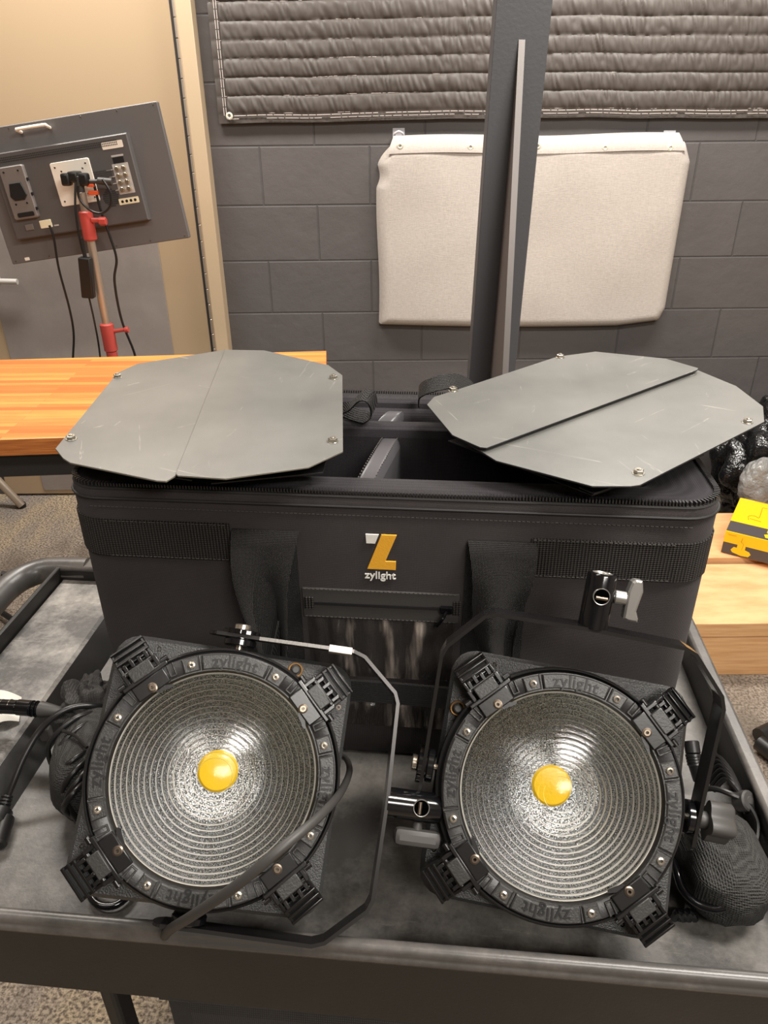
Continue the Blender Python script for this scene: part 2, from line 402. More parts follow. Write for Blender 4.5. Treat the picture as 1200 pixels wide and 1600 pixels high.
fr = m.n.new('ShaderNodeFresnel'); fr.inputs['IOR'].default_value = 1.6
bp = m.n.new('ShaderNodeBump'); bp.inputs['Strength'].default_value = .25; bp.inputs['Distance'].default_value = .0006
m.l.new(m.noise(900, 2), bp.inputs['Height']); m.l.new(bp.outputs[0], gl.inputs['Normal']); m.l.new(bp.outputs[0], fr.inputs['Normal'])
mx = m.n.new('ShaderNodeMixShader'); m.l.new(m.math('MULTIPLY_ADD', fr.outputs[0], .75, .02), mx.inputs[0]); m.l.new(tr.outputs[0], mx.inputs[1]); m.l.new(gl.outputs[0], mx.inputs[2])
m.l.new(mx.outputs[0], m.out.inputs[0]); MT['glass'] = m.m
m = NM('lens_riser', (214, 210, 200), .2); m.b.inputs['Alpha'].default_value = .72; MT['riser'] = m.m
m = NM('reflector_foil', (128, 126, 122), .24, 1.0); m.bump(m.noise(800, 2), .9, .0010)
sp_ = m.noise(1100, 2); m.color(m.ramp(sp_, [(.40, (46, 47, 49)), (.5, (126, 129, 133)), (.60, (222, 226, 232))])); MT['reflector'] = m.m
m = NM('reflector_cup', (205, 203, 198), .24, 1.0); s2_ = m.noise(900, 2); m.color(m.ramp(s2_, [(.40, (60, 61, 63)), (.5, (160, 162, 165)), (.6, (240, 243, 246))])); m.bump(m.noise(800, 2), .9, .0010); m.bump(m.noise(30, 1), .5, .006); MT['cup'] = m.m
m = NM('phosphor', (255, 206, 30), .35); m.bump(m.noise(300, 2), .2, .001); MT['phosphor'] = m.m
m = NM('black_mesh_cloth', (44, 43, 43), .7)
vo = m.n.new('ShaderNodeTexVoronoi'); vo.inputs['Scale'].default_value = 420; vo.inputs['Randomness'].default_value = .15; m.l.new(m.tc.outputs['Object'], vo.inputs['Vector'])
m.color(m.ramp(vo.outputs['Distance'], [(.28, (5, 5, 5)), (.48, (46, 45, 43))])); m.bump(vo.outputs['Distance'], .9, .002); MT['mesh'] = m.m
MT['cloth'] = fabric('black_cloth', (46, 44, 43), 700, .4)
m = NM('bin_bag_plastic', (24, 24, 25), .16, 0, .7); m.bump(m.noise(26, 3), .6, .02); MT['bag'] = m.m
m = NM('clear_bag_plastic', (150, 150, 148), .16, 0, .6); m.b.inputs['Alpha'].default_value = .75; m.bump(m.noise(30, 3), .6, .02); MT['clearbag'] = m.m
m = NM('cardboard', (206, 160, 112), .75); g = m.noise(20, 4, (.3, 1, 4)); m.color(m.ramp(g, [(.35, (196, 148, 100)), (.65, (216, 172, 124))])); MT['card'] = m.m
MT['boxyellow'] = plain('yellow_print', (246, 190, 12), .4)
MT['boxblack'] = plain('dark_print', (72, 66, 66), .45)
MT['boxink'] = plain('brown_ink', (150, 104, 10), .5)
MT['mongrey'] = plain('monitor_grey', (98, 95, 94), .42, nb=.1, ns=300)
MT['monpanel'] = plain('monitor_panel_grey', (84, 81, 80), .42, nb=.1, ns=300)
MT['black'] = plain('black_plastic', (26, 25, 25), .4)
MT['vent'] = plain('vent_dark', (34, 32, 32), .7)
MT['white'] = plain('white_plate', (230, 222, 208), .4)
MT['cream'] = plain('cream_socket', (226, 218, 186), .5)
MT['grey_l'] = plain('light_grey_print', (176, 172, 168), .5)
MT['bnc'] = plain('bnc_metal', (206, 190, 164), .25, .9)
MT['bagrey'] = plain('battery_plate', (112, 106, 102), .45, nb=.15, ns=300)
MT['red'] = plain('red_paint', (186, 74, 66), .38)
MT['orange'] = plain('orange_knob', (226, 92, 48), .4)
MT['steel_tube'] = plain('steel_tube', (190, 176, 160), .32, .7)
MT['lever'] = plain('satin_lever', (205, 202, 198), .4, .3)
MT['chrome'] = plain('chrome', (220, 216, 208), .15, 1)
MT['paper'] = plain('white_paper', (236, 232, 222), .7)

# ================================================================ the room
YW = 3.04
struct('floor', MB().box(5.6, 6.2, .05, (.1, .25, -.025)), MT['carpet'])
struct('ceiling', MB().box(5.6, 6.2, .05, (.1, .25, 2.845)), MT['ceil'])
struct('wall_back', MB().box(3.56, .12, 2.82, (-.635 + 1.78, YW + .06, 1.41)), MT['block'])
struct('wall_left', MB().box(.1, 6.2, 2.82, (-2.72, .25, 1.41)), MT['sidewall'])
struct('wall_right', MB().box(.1, 6.2, 2.82, (2.92, .25, 1.41)), MT['sidewall'])
struct('wall_front', MB().box(5.6, .1, 2.82, (.1, -2.85, 1.41)), MT['sidewall'])
struct('wall_back_left', MB().box(1.0, .12, 2.82, (-2.2, YW + .06, 1.41)), MT['block'])
# door frame jamb beside the block wall, and the door leaf with its continuous hinge
struct('trim_1', MB().box(.052, .16, 2.82, (-.652, YW + .01, 1.41), bev=.003).box(.012, .15, 2.82, (-.682, YW + .035, 1.41)), MT['frame_tan'])
dr = struct('door_1', MB().box(1.02, .045, 2.8, (-1.205, YW + .0, 1.41), bev=.003), MT['tan'])
hg = MB(); 
for k in range(46): hg.cyl(.0068, .0575, (-.692, YW - .027, .02 + k * .06), n=10, bev=.001)
hg.box(.004, .01, 2.8, (-.692, YW - .022, 1.41))
obj('hinge', hg, MT['hinge'], dr)
obj('hinge_gap', MB().box(.010, .004, 2.8, (-.7035, YW - .0235, 1.41)).box(.006, .004, 2.8, (-.6815, YW - .0235, 1.41)), MT['gap'], dr)
kp = MB().box(.68, .004, 1.16, (-1.205, YW - .0246, .61), bev=.001)
obj('kick_plate', kp, MT['kick'], dr)
hl = MB().tube([(-1.53, YW - .03, .965), (-1.53, YW - .075, .965), (-1.50, YW - .08, .965), (-1.415, YW - .08, .962)], .011, 12)
hl.cyl(.026, .008, (0, 0, 0), T(-1.53, YW - .024, .965) @ RX(90))
obj('door_handle', hl, MT['lever'], dr)

# ---- moving blanket on the wall
qt = thing('moving_blanket', 'grey quilted moving blanket hanging across the top of the block wall', 'blanket', T(.7, YW, 1.5))
x0, x1, z0, z1 = -.58, 2.1, 1.503, 2.3
rows = .0555
def quilt(a, b):
    x = x0 + (x1 - x0) * a; z = z0 + (z1 - z0) * b
    hz = z - z0 - .03
    if hz < 0: f = .25
    else:
        t = (hz / rows) % 1.0; f = math.sin(math.pi * t) ** .4
    edge = min(1, (x - x0) / .035) 
    if edge < 1: f *= .35
    ri = int(max(hz, 0) / rows); xs = x + .25 * (z - z0) + .02 * noise.noise(V((x * 6, ri, 0)))
    wr = (abs(noise.noise(V((xs * 52, z * 12, ri * 3.1)))) - .25) * .0095 + noise.noise(V((xs * 80, z * 30, 2))) * .0022
    wr *= max(f, .15)
    sag = .004 * math.sin(x * 3.2)
    return (x, YW - .022 - .010 * f - wr + .004 * noise.noise(V((x * 2, z * 2, 7))), z + sag + .003 * noise.noise(V((x * 6, 0, z * 3))))
mq = MB().slab(quilt, 860, 170, (0, .018, 0))
obj('quilt_cloth', mq, MT['quilt'], qt)
th = MB()
def qrow(z, y=.0285, r=.0012, a=-.55, b=2.09, br=.3):
    x = a
    while x < b:
        L = random.uniform(.01, .05)
        if random.random() > br:
            P = [V((x + L * k / 3, YW - y, z + .004 * math.sin((x + L * k / 3) * 3.2) + .003 * noise.noise(V(((x + L * k / 3) * 6, 0, z * 3))))) for k in range(4)]
            th.tube(P, r, 5, smooth_pts=False)
        x += L + .004
for k in range(0, 14): qrow(z0 + .03 + rows * k, .0245, .0008, br=.55)
qrow(z0 + .024, .0295, .0013, br=.05); qrow(z0 + .014, .0295, .0011, br=.15)
for dx in (.022, .030):
    z = z0 + .02
    while z < z1:
        th.tube([(x0 + dx, YW - .031, z), (x0 + dx, YW - .031, z + .026)], .0012, 5, smooth_pts=False); z += .029
obj('stitching', th, MT['thread'], qt)['kind'] = 'stuff'
def grommet(p, nrm_m, parent, r=.0125):
    g = MB().lathe([(r * .42, .0), (r * .42, .003), (r * .6, .0045), (r, .003), (r, 0)], 20, T(*p) @ nrm_m)
    obj('grommet', g, MT['grommet'], parent)
for x in (x0 + .04, x0 + .04 + 2.54): grommet((x, YW - .030, z0 + .019), RX(90), qt)

# ---- canvas acoustic panel
pn = thing('acoustic_panel', 'light grey canvas padded panel hung from hooks on the dark block wall', 'panel', T(.56, YW, .76))
L0, L1 = -.02, 1.15
def pan(a, b):
    z = .765 + (1.425 - .765) * b
    l = L0 + .006 + .004 * math.sin(b * 7); r = L1 - .002
    # lower right corner cut and upper corners pulled in to the flap
    tt = max(0, (b - .87) / .13); l += .055 * tt * tt
    if b > .78 and b < .9: l += .012 * math.sin((b - .78) / .12 * math.pi)
    r -= .03 * max(0, (b - .9) / .1)
    r -= .022 * max(0, 1 - b * 12)
    x = l + (r - l) * a
    sag = -.010 * math.sin(a * math.pi) * (1 - b) - .012 * a * (1 - b)+ .018 * max(0, a - .85) / .15 * (1 - b)
    ed = min(1, min(a, 1 - a) * 26, min(b, 1 - b) * 18)
    d = .05 * math.sqrt(max(0, 1 - (1 - ed) ** 2))
    d += .004 * noise.noise(V((x * 5, z * 5, 1))) * ed
    return (x, YW - .004 - d, z + sag)
obj('padded_cover', MB().slab(pan, 120, 80, (0, .003, 0)), MT['canvas'], pn)
def flap(a, b):
    x = .048 + (1.085 - .048) * a; z = 1.395 + .058 * b
    x += .03 * (1 - b) * (a - .5) * 1.6
    return (x, YW - .058 + .03 * b * b + .002 * noise.noise(V((x * 9, z * 9, 4))), z + .004 * math.sin(a * 9))
obj('top_flap', MB().slab(flap, 90, 8, (0, .004, 0)), MT['canvas'], pn)
for gx, gy in ((625, 228), (735, 230), (840, 228), (945, 231), (1047, 231)):
    p = py(gx, gy, YW - .052); grommet((p.x, YW - .054, p.z), RX(90), pn, .011)
for gx, gy in ((623, 212), (1046, 216)):
    p = py(gx, gy, YW - .01)
    hk = thing('adhesive_hook', 'clear plastic hook holding the %s corner of the grey panel' % ('upper left' if gx < 800 else 'upper right'), 'hook', T(p.x, YW, p.z - .02), 'wall hooks above the grey panel')
    obj('backplate', MB().box(.044, .003, .05, (p.x, YW - .0015, p.z), bev=.001), MT['clear'], hk)
    obj('hook_arm', MB().tube([(p.x - .014, YW - .006, p.z - .005), (p.x - .015, YW - .016, p.z + .006), (p.x, YW - .02, p.z + .014), (p.x + .015, YW - .016, p.z + .006), (p.x + .014, YW - .006, p.z - .005)], .004, 8), MT['clear'], hk)

# ---- steel column with a tapered stiffening rib
cl = thing('steel_column', 'tall dark grey steel column with a tapered central rib behind the case', 'column', T(.28, 1.76, 0))
mcol = T(.2755, 1.75, 1.3) @ RY(1.3) @ T(-.2755, -1.75, -1.3)
obj('post', MB().box(.111, .05, 2.75, (.2755, 1.775, 1.375), mcol, bev=.002), MT['column'], cl)
rb = MB()
ps = [(1.748, 1.655), (1.40, .35), (1.748, .35)]
vs = [(x, y, z) for x in (.2705, .2835) for (y, z) in ps]
rb.add(vs, [(0, 1, 2), (5, 4, 3), (0, 3, 4, 1), (1, 4, 5, 2), (2, 5, 3, 0)], mcol)
obj('rib', rb, MT['rib'], cl)
obj('base_plate', MB().box(.5, .6, .012, (.2755, 1.7, .006), bev=.003), MT['column'], cl)

# ---- workbench
wb = thing('workbench', 'butcher block workbench on a black steel frame left of the case', 'workbench', T(-1.2, 1.85, 0))
A = pz(510, 548, .9); B = pz(0, 562, .9); C_ = pz(0, 687, .9)
dx = (A - B).normalized(); dy = V((-dx.y, dx.x, 0)); dep = abs((C_ - A).dot(dy))
tm = M(((dx.x, dy.x, 0, A.x), (dx.y, dy.y, 0, A.y), (0, 0, 1, .9), (0, 0, 0, 1)))
tt_ = MB().box(1.7, dep, .04, (-.85, -dep / 2, -.02), tm, bev=.002)
top = obj('worktop', tt_, [MT['butcher'], MT['butcher_edge']], wb)
for p in top.data.polygons:
    if abs(p.normal.z) < .5: p.material_index = 1
fr = MB().box(1.62, .035, .06, (-.85, -dep + .04, -.071), tm).box(1.62, .035, .06, (-.85, -.04, -.071), tm).box(.035, dep - .08, .06, (-.06, -dep / 2, -.071), tm)
obj('frame', fr, MT['black_steel'], wb)
for (lx, ly) in ((-.06, -dep + .04), (-.06, -.04), (-1.6, -dep + .04), (-1.6, -.04)):
    obj('leg', MB().box(.05, .05, .84, (lx, ly, -.48), tm, bev=.002), MT['black_steel'], wb)

# ---- field monitor
YM = 2.42
c0 = py(129, 291, YM)
mz = (c0.y * fw.y + (c0.z - CAM.z) * fw.z)       # depth along the view
mm = T(*c0) @ RY(-7.5) @ RX(-3)
mon = thing('studio_monitor', 'large grey video monitor seen from behind, tilted on the red stand', 'monitor', mm)
mo = lambda *a, **k: obj(*a, world=False, **k)
XR = RX(90)                                       # local drawing plane: x right, y up, z towards camera
MW_, MH = .566, .372
mo('housing', MB().prism(rrect(MW_, MH, .004), -.012, .008, XR, .002), MT['mongrey'], mon)
bx0, bx1, by0, by1 = -.232, .182, -.118, .118
mo('electronics_box', MB().prism([(bx0, by0), (bx1, by0), (bx1, by1), (bx0, by1)], .008, .036, XR, .003), MT['monpanel'], mon)
vt = MB()
for r_ in range(3):
    for k in range(70): vt.box(.0032, .0032, .001, (bx0 + .02 + k * .0052, by1 - .014 - r_ * .0055, .0364), XR)
for r_ in range(6):
    for k in range(16): vt.box(.002, .004, .001, (.045 + k * .0042, .03 - r_ * .0055 + .0, .0364), XR @ RZ(0))
for r_ in range(9):
    for k in range(13):
        if ((r_ - 4) ** 2 + ((k - 6) * .72) ** 2) < 20: vt.box(.0024, .0042, .001, (.065 + k * .0037 + (r_ % 2) * .0018, -.043 - (r_ - 4) * .0056, .0364), XR)
mo('vent_grille', vt, MT['vent'], mon)['kind'] = 'stuff'
ha = MB().tube([(-.128, .163, .008), (-.128, .168, .032), (-.122, .17, .036), (-.048, .17, .036), (-.042, .168, .032), (-.042, .163, .008)], .0045, 8, XR)
mo('carry_handle', ha, MT['white'], mon)
bp_ = MB().prism(rrect(.074, .145, .006, cx=-.175, cy=.008), .036, .050, XR, .003)
bpo = mo('battery_plate', bp_, MT['bagrey'], mon)
bb = MB(); ba = MB().prism([(-.192, .035), (-.158, .035), (-.150, 0), (-.160, -.012), (-.190, -.012), (-.200, 0)], .05, .054, XR, .001)
for (x, y) in ((-.198, .066), (-.155, .066), (-.192, -.022), (-.158, -.022)): mo('catch_hole', MB().cyl(.003, .0012, (x, y, .0498), XR, 10), MT['black'], bpo)
mo('release_lever', MB().prism(rrect(.05, .012, .003, cx=-.172, cy=-.052), .05, .052, XR), MT['black'], bpo)
for y in (.04, .0, -.04): mo('edge_tab', MB().box(.004, .008, .008, (-.1365, y, .045), XR), MT['black'], bpo)
mo('battery_catch', ba, MT['black'], bpo)
mo('mount_plate', MB().prism(rrect(.118, .118, .006, cx=-.004, cy=.012), .036, .040, XR, .001), MT['white'], mon)
for (x, y, z, r_) in [(x, y, .0398, .0028) for (x, y) in ((-.05, .058), (.042, .058), (-.034, .046), (.03, .046), (-.05, -.034), (.042, -.034), (.026, -.022))] + [(-.27 + k * .108, y, .0078, .002) for k in range(6) for y in (MH / 2 - .008, -MH / 2 + .008)]:
    mo('plate_screw', MB().cyl(r_, .001, (x, y, z), XR, 10), MT['dark_screw'], mon)
mo('asset_sticker', MB().prism(rrect(.062, .019, .003, cx=.133, cy=.093), .036, .0366, XR), MT['white'], mon)
mo('sticker', MB().prism(rrect(.015, .009, .001, cx=-.232, cy=-.176), .008, .0086, XR), MT['paper'], mon)
cn = MB()
for r_ in range(4):
    for k in range(2): cn.cyl(.0062, .012, (.130 + k * .020, .030 - r_ * .0185, .036), XR, 16)
mo('video_socket', cn, MT['bnc'], mon)
mo('socket_outline', MB().prism(rrect(.048, .082, .002, cx=.140, cy=.0025), .036, .0363, XR), MT['grey_l'], mon)
mo('digital_socket', MB().prism(rrect(.032, .016, .001, cx=.139, cy=.052), .036, .0372, XR), MT['black'], mon)
ac = MB().prism(rrect(.06, .017, .002, cx=.1385, cy=-.058), .036, .0375, XR)
mo('audio_panel', ac, MT['cream'], mon)
aj = MB()
for k in range(4): aj.cyl(.0042, .001, (.119 + k * .013, -.058, .0374), XR, 12)
mo('audio_jack', aj, MT['black'], mon)
for y in (.03, .012, -.006, -.024): pass
for k, y in enumerate((.030, .0115, -.007, -.0255)): mo('printed_mark', MB().box(.022 - .003 * k, .002, .0006, (.105 + .003 * k, y, .0363), XR), MT['grey_l'], mon)
mo('printed_mark', MB().box(.036, .005, .0006, (.139, .064, .0363), XR), MT['grey_l'], mon)
mo('printed_mark', MB().box(.014, .004, .0006, (-.098, -.094, .0363), XR), MT['grey_l'], mon)
mo('power_socket', MB().prism(rrect(.036, .022, .002, cx=-.128, cy=-.086), .036, .039, XR, .0005), MT['cream'], mon)
mo('power_switch', MB().prism(rrect(.025, .017, .001, cx=-.180, cy=-.088), .036, .040, XR, .001), MT['bagrey'], mon)

# ---- stand that carries the monitor
sp = py(150, 420, YM - .075); X0 = sp.x; 
st = thing('rolling_stand', 'red and silver light stand holding up the monitor behind the bench', 'stand', T(X0, YM - .075, 0))
ys = YM - .075
def cylv(mb, r, za, zb, r2=None): mb.cyl(r, zb - za, (X0, ys, za), n=24, bev=.002, r2=r2)
zt = py(140, 300, ys).z; z1_ = py(145, 335, ys).z; z2_ = py(148, 370, ys).z; z3_ = py(165, 515, ys).z; z4_ = py(168, 575, ys).z
mb_ = MB(); cylv(mb_, .013, z2_ - .02, z1_); obj('upper_tube', MB().cyl(.0125, zt - z3_, (X0, ys, z3_), n=24), MT['steel_tube'], st)
obj('clamp_collar', MB().cyl(.020, z1_ - z2_ + .02, (X0, ys, z2_ - .01), n=24, bev=.004), MT['red'], st)
obj('clamp_knob', MB().cyl(.007, .03, (0, 0, 0), T(X0 + .018, ys - .01, z1_ - .015) @ RY(90)).cyl(.012, .02, (0, 0, 0), T(X0 + .04, ys - .01, z1_ - .018) @ RY(90) , n=6), MT['red'], st)
obj('lower_collar', MB().cyl(.021, .09, (X0, ys, z3_ - .07), n=24, bev=.004).cyl(.017, .12, (X0, ys, z3_ - .19), n=24), MT['red'], st)
obj('collar_knob', MB().cyl(.006, .04, (0, 0, 0), T(X0 + .018, ys, z3_ - .006) @ RY(82)).cyl(.009, .012, (0, 0, 0), T(X0 + .055, ys, z3_ - .002) @ RY(82)), MT['red'], st)
obj('lower_tube', MB().cyl(.0175, z3_ - .1 - .1, (X0, ys, .1), n=24), MT['steel_tube'], st)
for k in range(3):
    a = R(20 + 120 * k); obj('leg', MB().tube([(X0, ys, .30), (X0 + .2 * math.cos(a), ys + .2 * math.sin(a), .2), (X0 + .42 * math.cos(a), ys + .42 * math.sin(a), .02)], .013, 10), MT['steel_tube'], st)
gp = MB().cyl(.012, .055, (0, 0, 0), T(X0 - .002, ys, zt - .012) , n=20)
obj('grip_pin', gp, MT['rubber2'], st)
hd = MB().box(.03, .05, .03, (X0 - .015, ys + .012, zt + .04), bev=.006).box(.026, .03, .034, (X0 - .036, ys - .002, zt + .034), bev=.006).box(.026, .03, .034, (X0 + .016, ys - .002, zt + .034), bev=.006)
obj('grip_head', hd, MT['black'], st)
kn = MB().cyl(.006, .05, (0, 0, 0), T(X0 + .03, ys - .004, zt + .028) @ RY(90)).cyl(.010, .04, (0, 0, 0), T(X0 + .055, ys - .004, zt + .03) @ RY(95), n=12)
obj('grip_handle', kn, MT['rubber2'], st)
obj('wing_knob', MB().box(.03, .01, .012, (X0 + .035, ys - .002, zt - .002), bev=.003).box(.022, .012, .010, (X0 + .03, ys - .002, zt + .018), bev=.003), MT['orange'], st)
# its cables
def cable(name, px_, yy, r, label, floor_end=None, cat='cable', group=None, mat='rubber'):
    P = []
    for i, (x, y) in enumerate(px_):
        w = yy[i] if isinstance(yy, (list, tuple)) else yy
        P.append(py(x, y, w))
    if floor_end: P.append(V(floor_end))
    o = obj(name, MB().tube(P, r, 10, sub=8), MT[mat]); recentre(o); return tag(o, label, cat, group)
g_ = 'cables hanging off the monitor'
cable('power_cable', [(77, 352), (84, 372), (92, 420), (108, 480), (115, 520), (114, 560), (112, 600)], YM - .06, .0035, 'black cable dropping from the cream socket at the monitor left', None, group=g_)
cable('video_cable', [(146, 285), (158, 330), (172, 370), (182, 405), (179, 440), (190, 500), (210, 552), (216, 590)], YM - .07, .0038, 'black cable snaking down to the right of the red stand', None, group=g_)
cable('looped_cable', [(122, 290), (124, 310), (140, 328), (158, 333), (172, 322), (172, 300), (160, 280)], YM - .115, .0034, 'grey cable looped over the white mounting plate of the monitor', None, group=g_)
ad = thing('power_adapter', 'black power brick hanging on a cable beside the stand tube', 'adapter', T(*py(137, 465, YM - .11)))
P0 = py(133, 402, YM - .11); P1 = py(139, 465, YM - .11)
d = (P1 - P0).normalized(); md = M.Translation((P0 + P1) / 2) @ d.to_track_quat('Z', 'X').to_matrix().to_4x4()
obj('adapter_body', MB().box(.036, .03, (P1 - P0).length, m=md, bev=.004), MT['black'], ad)
obj('adapter_cord', MB().tube([py(118, 285, YM - .1), py(118, 330, YM - .11), py(126, 380, YM - .11), P0 + V((0, 0, -.005))], .0034, 8).tube([P1 + V((0, 0, .005)), py(147, 500, YM - .11), py(155, 545, YM - .11), py(160, 600, YM - .11)], .003, 8).tube([py(127, 372, YM - .11), P0 + V((0, 0, -.002))], .006, 8, smooth_pts=False), MT['rubber'], ad)

# ================================================================ the cart
ct = thing('utility_cart', 'scuffed dark grey plastic utility cart carrying the case and both lights', 'cart', CARTM @ T(-.08, .78, 0))
cc = CARTM
ZR, ZF, ZL = .80, .74, .775                       # rim, tray floor, ledge
tr_ = MB()
# floor, ledge with its step, inner walls (thin-walled moulding)
tr_.box(.965, .640, .012, (-.085, .768, ZF - .006), cc)
obj('tray', tr_, MT['floor_tray'], ct)
lg = MB().prism([(-.577, ZL - .003), (-.583, ZL), (-.70, ZL), (-.70, ZL - .012), (-.585, ZL - .012)], -.303, .335, cc @ T(0, .78, 0) @ RX(90) )
obj('side_ledge', lg, MT['tray'], ct)
obj('ledge_wall', MB().prism([(-.546, ZF), (-.5765, ZL - .003), (-.585, ZL - .012), (-.57, ZF)], -.303, .335, cc @ T(0, .78, 0) @ RX(90)), MT['apron'], ct)  # dark apron colour stands in for the shade on the step
wl = MB()
def wallbox(u0, v0, u1, v1, z0, z1, bev=.003): wl.box(abs(u1 - u0), abs(v1 - v0), z1 - z0, ((u0 + u1) / 2, (v0 + v1) / 2, (z0 + z1) / 2), cc, bev=bev)
wallbox(.388, .44, .397, 1.12, ZF - .06, ZR - .004)       # right wall
wallbox(-.712, 1.083, .40, 1.092, ZF - .05, ZR - .004)    # back wall
wallbox(-.712, .44, -.703, 1.09, .69, ZR)                 # thin wall beside the handle
obj('side_wall', wl, MT['apron'], ct)
rm = MB()
def lip(P, r=.011): rm.tube(P, r, 12, cc, smooth_pts=False)
rm.box(.020, .70, .012, (.397, .78, ZR - .005), cc, bev=.005)
rm.box(1.12, .040, .014, (-.155, 1.105, ZR - .006), cc, bev=.006)
rm.prism([(.4445, .742), (.4475, .742), (.4485, ZR - .006), (.447, ZR - .001), (.444, ZR), (.4405, ZR), (.4375, ZR - .0015), (.4355, ZR - .005), (.4365, ZR - .009), (.4345, ZR - .012), (.433, ZR - .016), (.434, ZR - .021), (.438, ZR - .023)], -.80, .408, M(((0, 0, 1, 0), (1, 0, 0, 0), (0, 1, 0, 0), (0, 0, 0, 1))).to_4x4() if False else cc @ M(((0, 0, 1, 0), (1, 0, 0, 0), (0, 1, 0, 0), (0, 0, 0, 1))), smooth=True)
obj('rim', rm, MT['rim'], ct, angle=60)
hd_ = MB().tube([(-.765, .446, ZR - .02), (-.784, .50, ZR - .02), (-.786, .62, ZR - .02), (-.786, .98, ZR - .02), (-.783, 1.05, ZR - .02), (-.768, 1.085, ZR - .02), (-.735, 1.104, ZR - .018), (-.66, 1.106, ZR - .016)], .0235, 16, cc)
hd_.box(.07, .04, .03, (-.70, 1.105, ZR - .016), cc, bev=.008)
obj('handle', hd_, MT['rim'], ct)
ap = MB().prism([(-.80, .679), (.408, .665), (.408, .781), (-.80, .781)], -.445, -.4375, cc @ RX(90))
ap.box(.010, .67, .12, (.402, .78, .73), cc)
obj('apron', ap, MT['apron'], ct)
for (u, v) in ((-.362, .466), (.36, .466), (-.352, 1.07), (.36, 1.07)):
    obj('leg', MB().box(.018, .030, .62, (u, v - .008, .385), cc, bev=.005), MT['apron'], ct)
obj('lower_shelf', MB().box(.80, .66, .05, (0, .77, .20), cc, bev=.01), MT['tray'], ct)
for (u, v) in ((-.34, .50), (.36, .50), (-.34, 1.05), (.36, 1.05)):
    obj('wheel', MB().cyl(.05, .03, (0, 0, 0), cc @ T(u - .015, v, .052) @ RY(90), n=28), MT['rubber'], ct)
# folded black bag lying on the lower shelf
sb = MB()
sb.box(.50, .50, .37, (-.095, .74, .41), CARTM, bev=.05)
sb.tube([(-.33, .492, .575), (-.1, .488, .585), (.14, .492, .575)], .006, 8, CARTM)
o = obj('equipment_bag', sb, MT['cloth']); recentre(o); tag(o, 'black fabric bag on the lower shelf under the front of the cart', 'bag')

# ================================================================ the case
VF, VB, UL, UR = .741, 1.092, -.4565, .3085
ZT = 1.150
cs = thing('equipment_case', 'large black padded fabric equipment case with a yellow and white logo, standing open', 'case', CARTM @ T((UL + UR) / 2, (VF + VB) / 2, ZF))
ccx, ccy = (UL + UR) / 2, (VF + VB) / 2
def ring(inset, z, r=.045, bulge=0):
    P = rrect(UR - UL - 2 * inset, VB - VF - 2 * inset, max(.01, r - inset * .5), 7)
    return [CARTM @ V((ccx + x, ccy + y, z)) for (x, y) in P]
def loft(rings, cap0=True, cap1=True):
    mb = MB(); n = len(rings[0]); vs = [p for r_ in rings for p in r_]
    fs = [(k * n + i, k * n + (i + 1) % n, (k + 1) * n + (i + 1) % n, (k + 1) * n + i) for k in range(len(rings) - 1) for i in range(n)]
    if cap0: fs.append(tuple(range(n))[::-1])
    if cap1: fs.append(tuple((len(rings) - 1) * n + i for i in range(n)))
    return mb.add(vs, fs, smooth=True)
shell = loft([ring(.008, ZF + .0005), ring(.003, ZF + .006), ring(.001, ZF + .05), ring(0, .90), ring(0, ZT - .016), ring(.001, ZT - .006),
              ring(.004, ZT - .003)], True, False)
obj('body', shell, MT['case'], cs)
inn = loft([ring(.004, ZT - .003), ring(.012, ZT - .001), ring(.03, ZT - .004), ring(.055, ZT - .009), ring(.070, ZT - .014), ring(.077, ZT - .024), ring(.079, ZT - .05), ring(.080, .80), ring(.080, .775)], False, True)
obj('lining', inn, MT['case_in'], cs)
dv = MB()
def padded(u0, u1, v0, v1, z0, z1): dv.box(u1 - u0, v1 - v0, z1 - z0, ((u0 + u1) / 2, (v0 + v1) / 2, (z0 + z1) / 2), CARTM, bev=.014)
padded(UL + .078, UR - .078, .955, .995, .776, ZT - .006)
obj('long_divider', dv, MT['case_in'], cs); dv = MB()
padded(UL + .078, UR - .078, 1.040, 1.075, .776, ZT + .002)
obj('back_padding', dv, MT['case_in'], cs)
# short cross dividers in grey vinyl
def crossdiv(u, v0, v1, zt, w=.034):
    def f(a, b):
        pr = b * math.pi
        x = u - w / 2 + w * a + .006 * math.sin(b * 3) ; s_ = math.sin(min(1, min(a, 1 - a) * 5) * math.pi / 2)
        return CARTM @ V((x - .018 * (1 - b), v0 + (v1 - v0) * b, zt - .012 + .012 * s_ - .012 * (2 * b - 1) ** 2))
    m_ = MB().slab(f, 14, 24, (0, 0, -.30))
    return m_
obj('cross_divider', crossdiv(-.083, .822, .957, ZT - .010, .029), MT['pvc'], cs)
obj('cross_divider', crossdiv(-.080, .992, 1.042, ZT - .006, .030), MT['pvc'], cs)
cst = MB()
for du in (-.011, .010):
    for k in range(26):
        b = (k + .5) / 26; b2 = (k + .95) / 26
        g2 = lambda b: CARTM @ V((-.083 + du + .006 * math.sin(b * 3) - .018 * (1 - b), .822 + .135 * b, ZT - .0095 - .012 * (2 * b - 1) ** 2))
        cst.tube([g2(b), g2(b2)], .0008, 4, smooth_pts=False)
obj('divider_stitching', cst, MT['stitch'], cs)['kind'] = 'stuff'
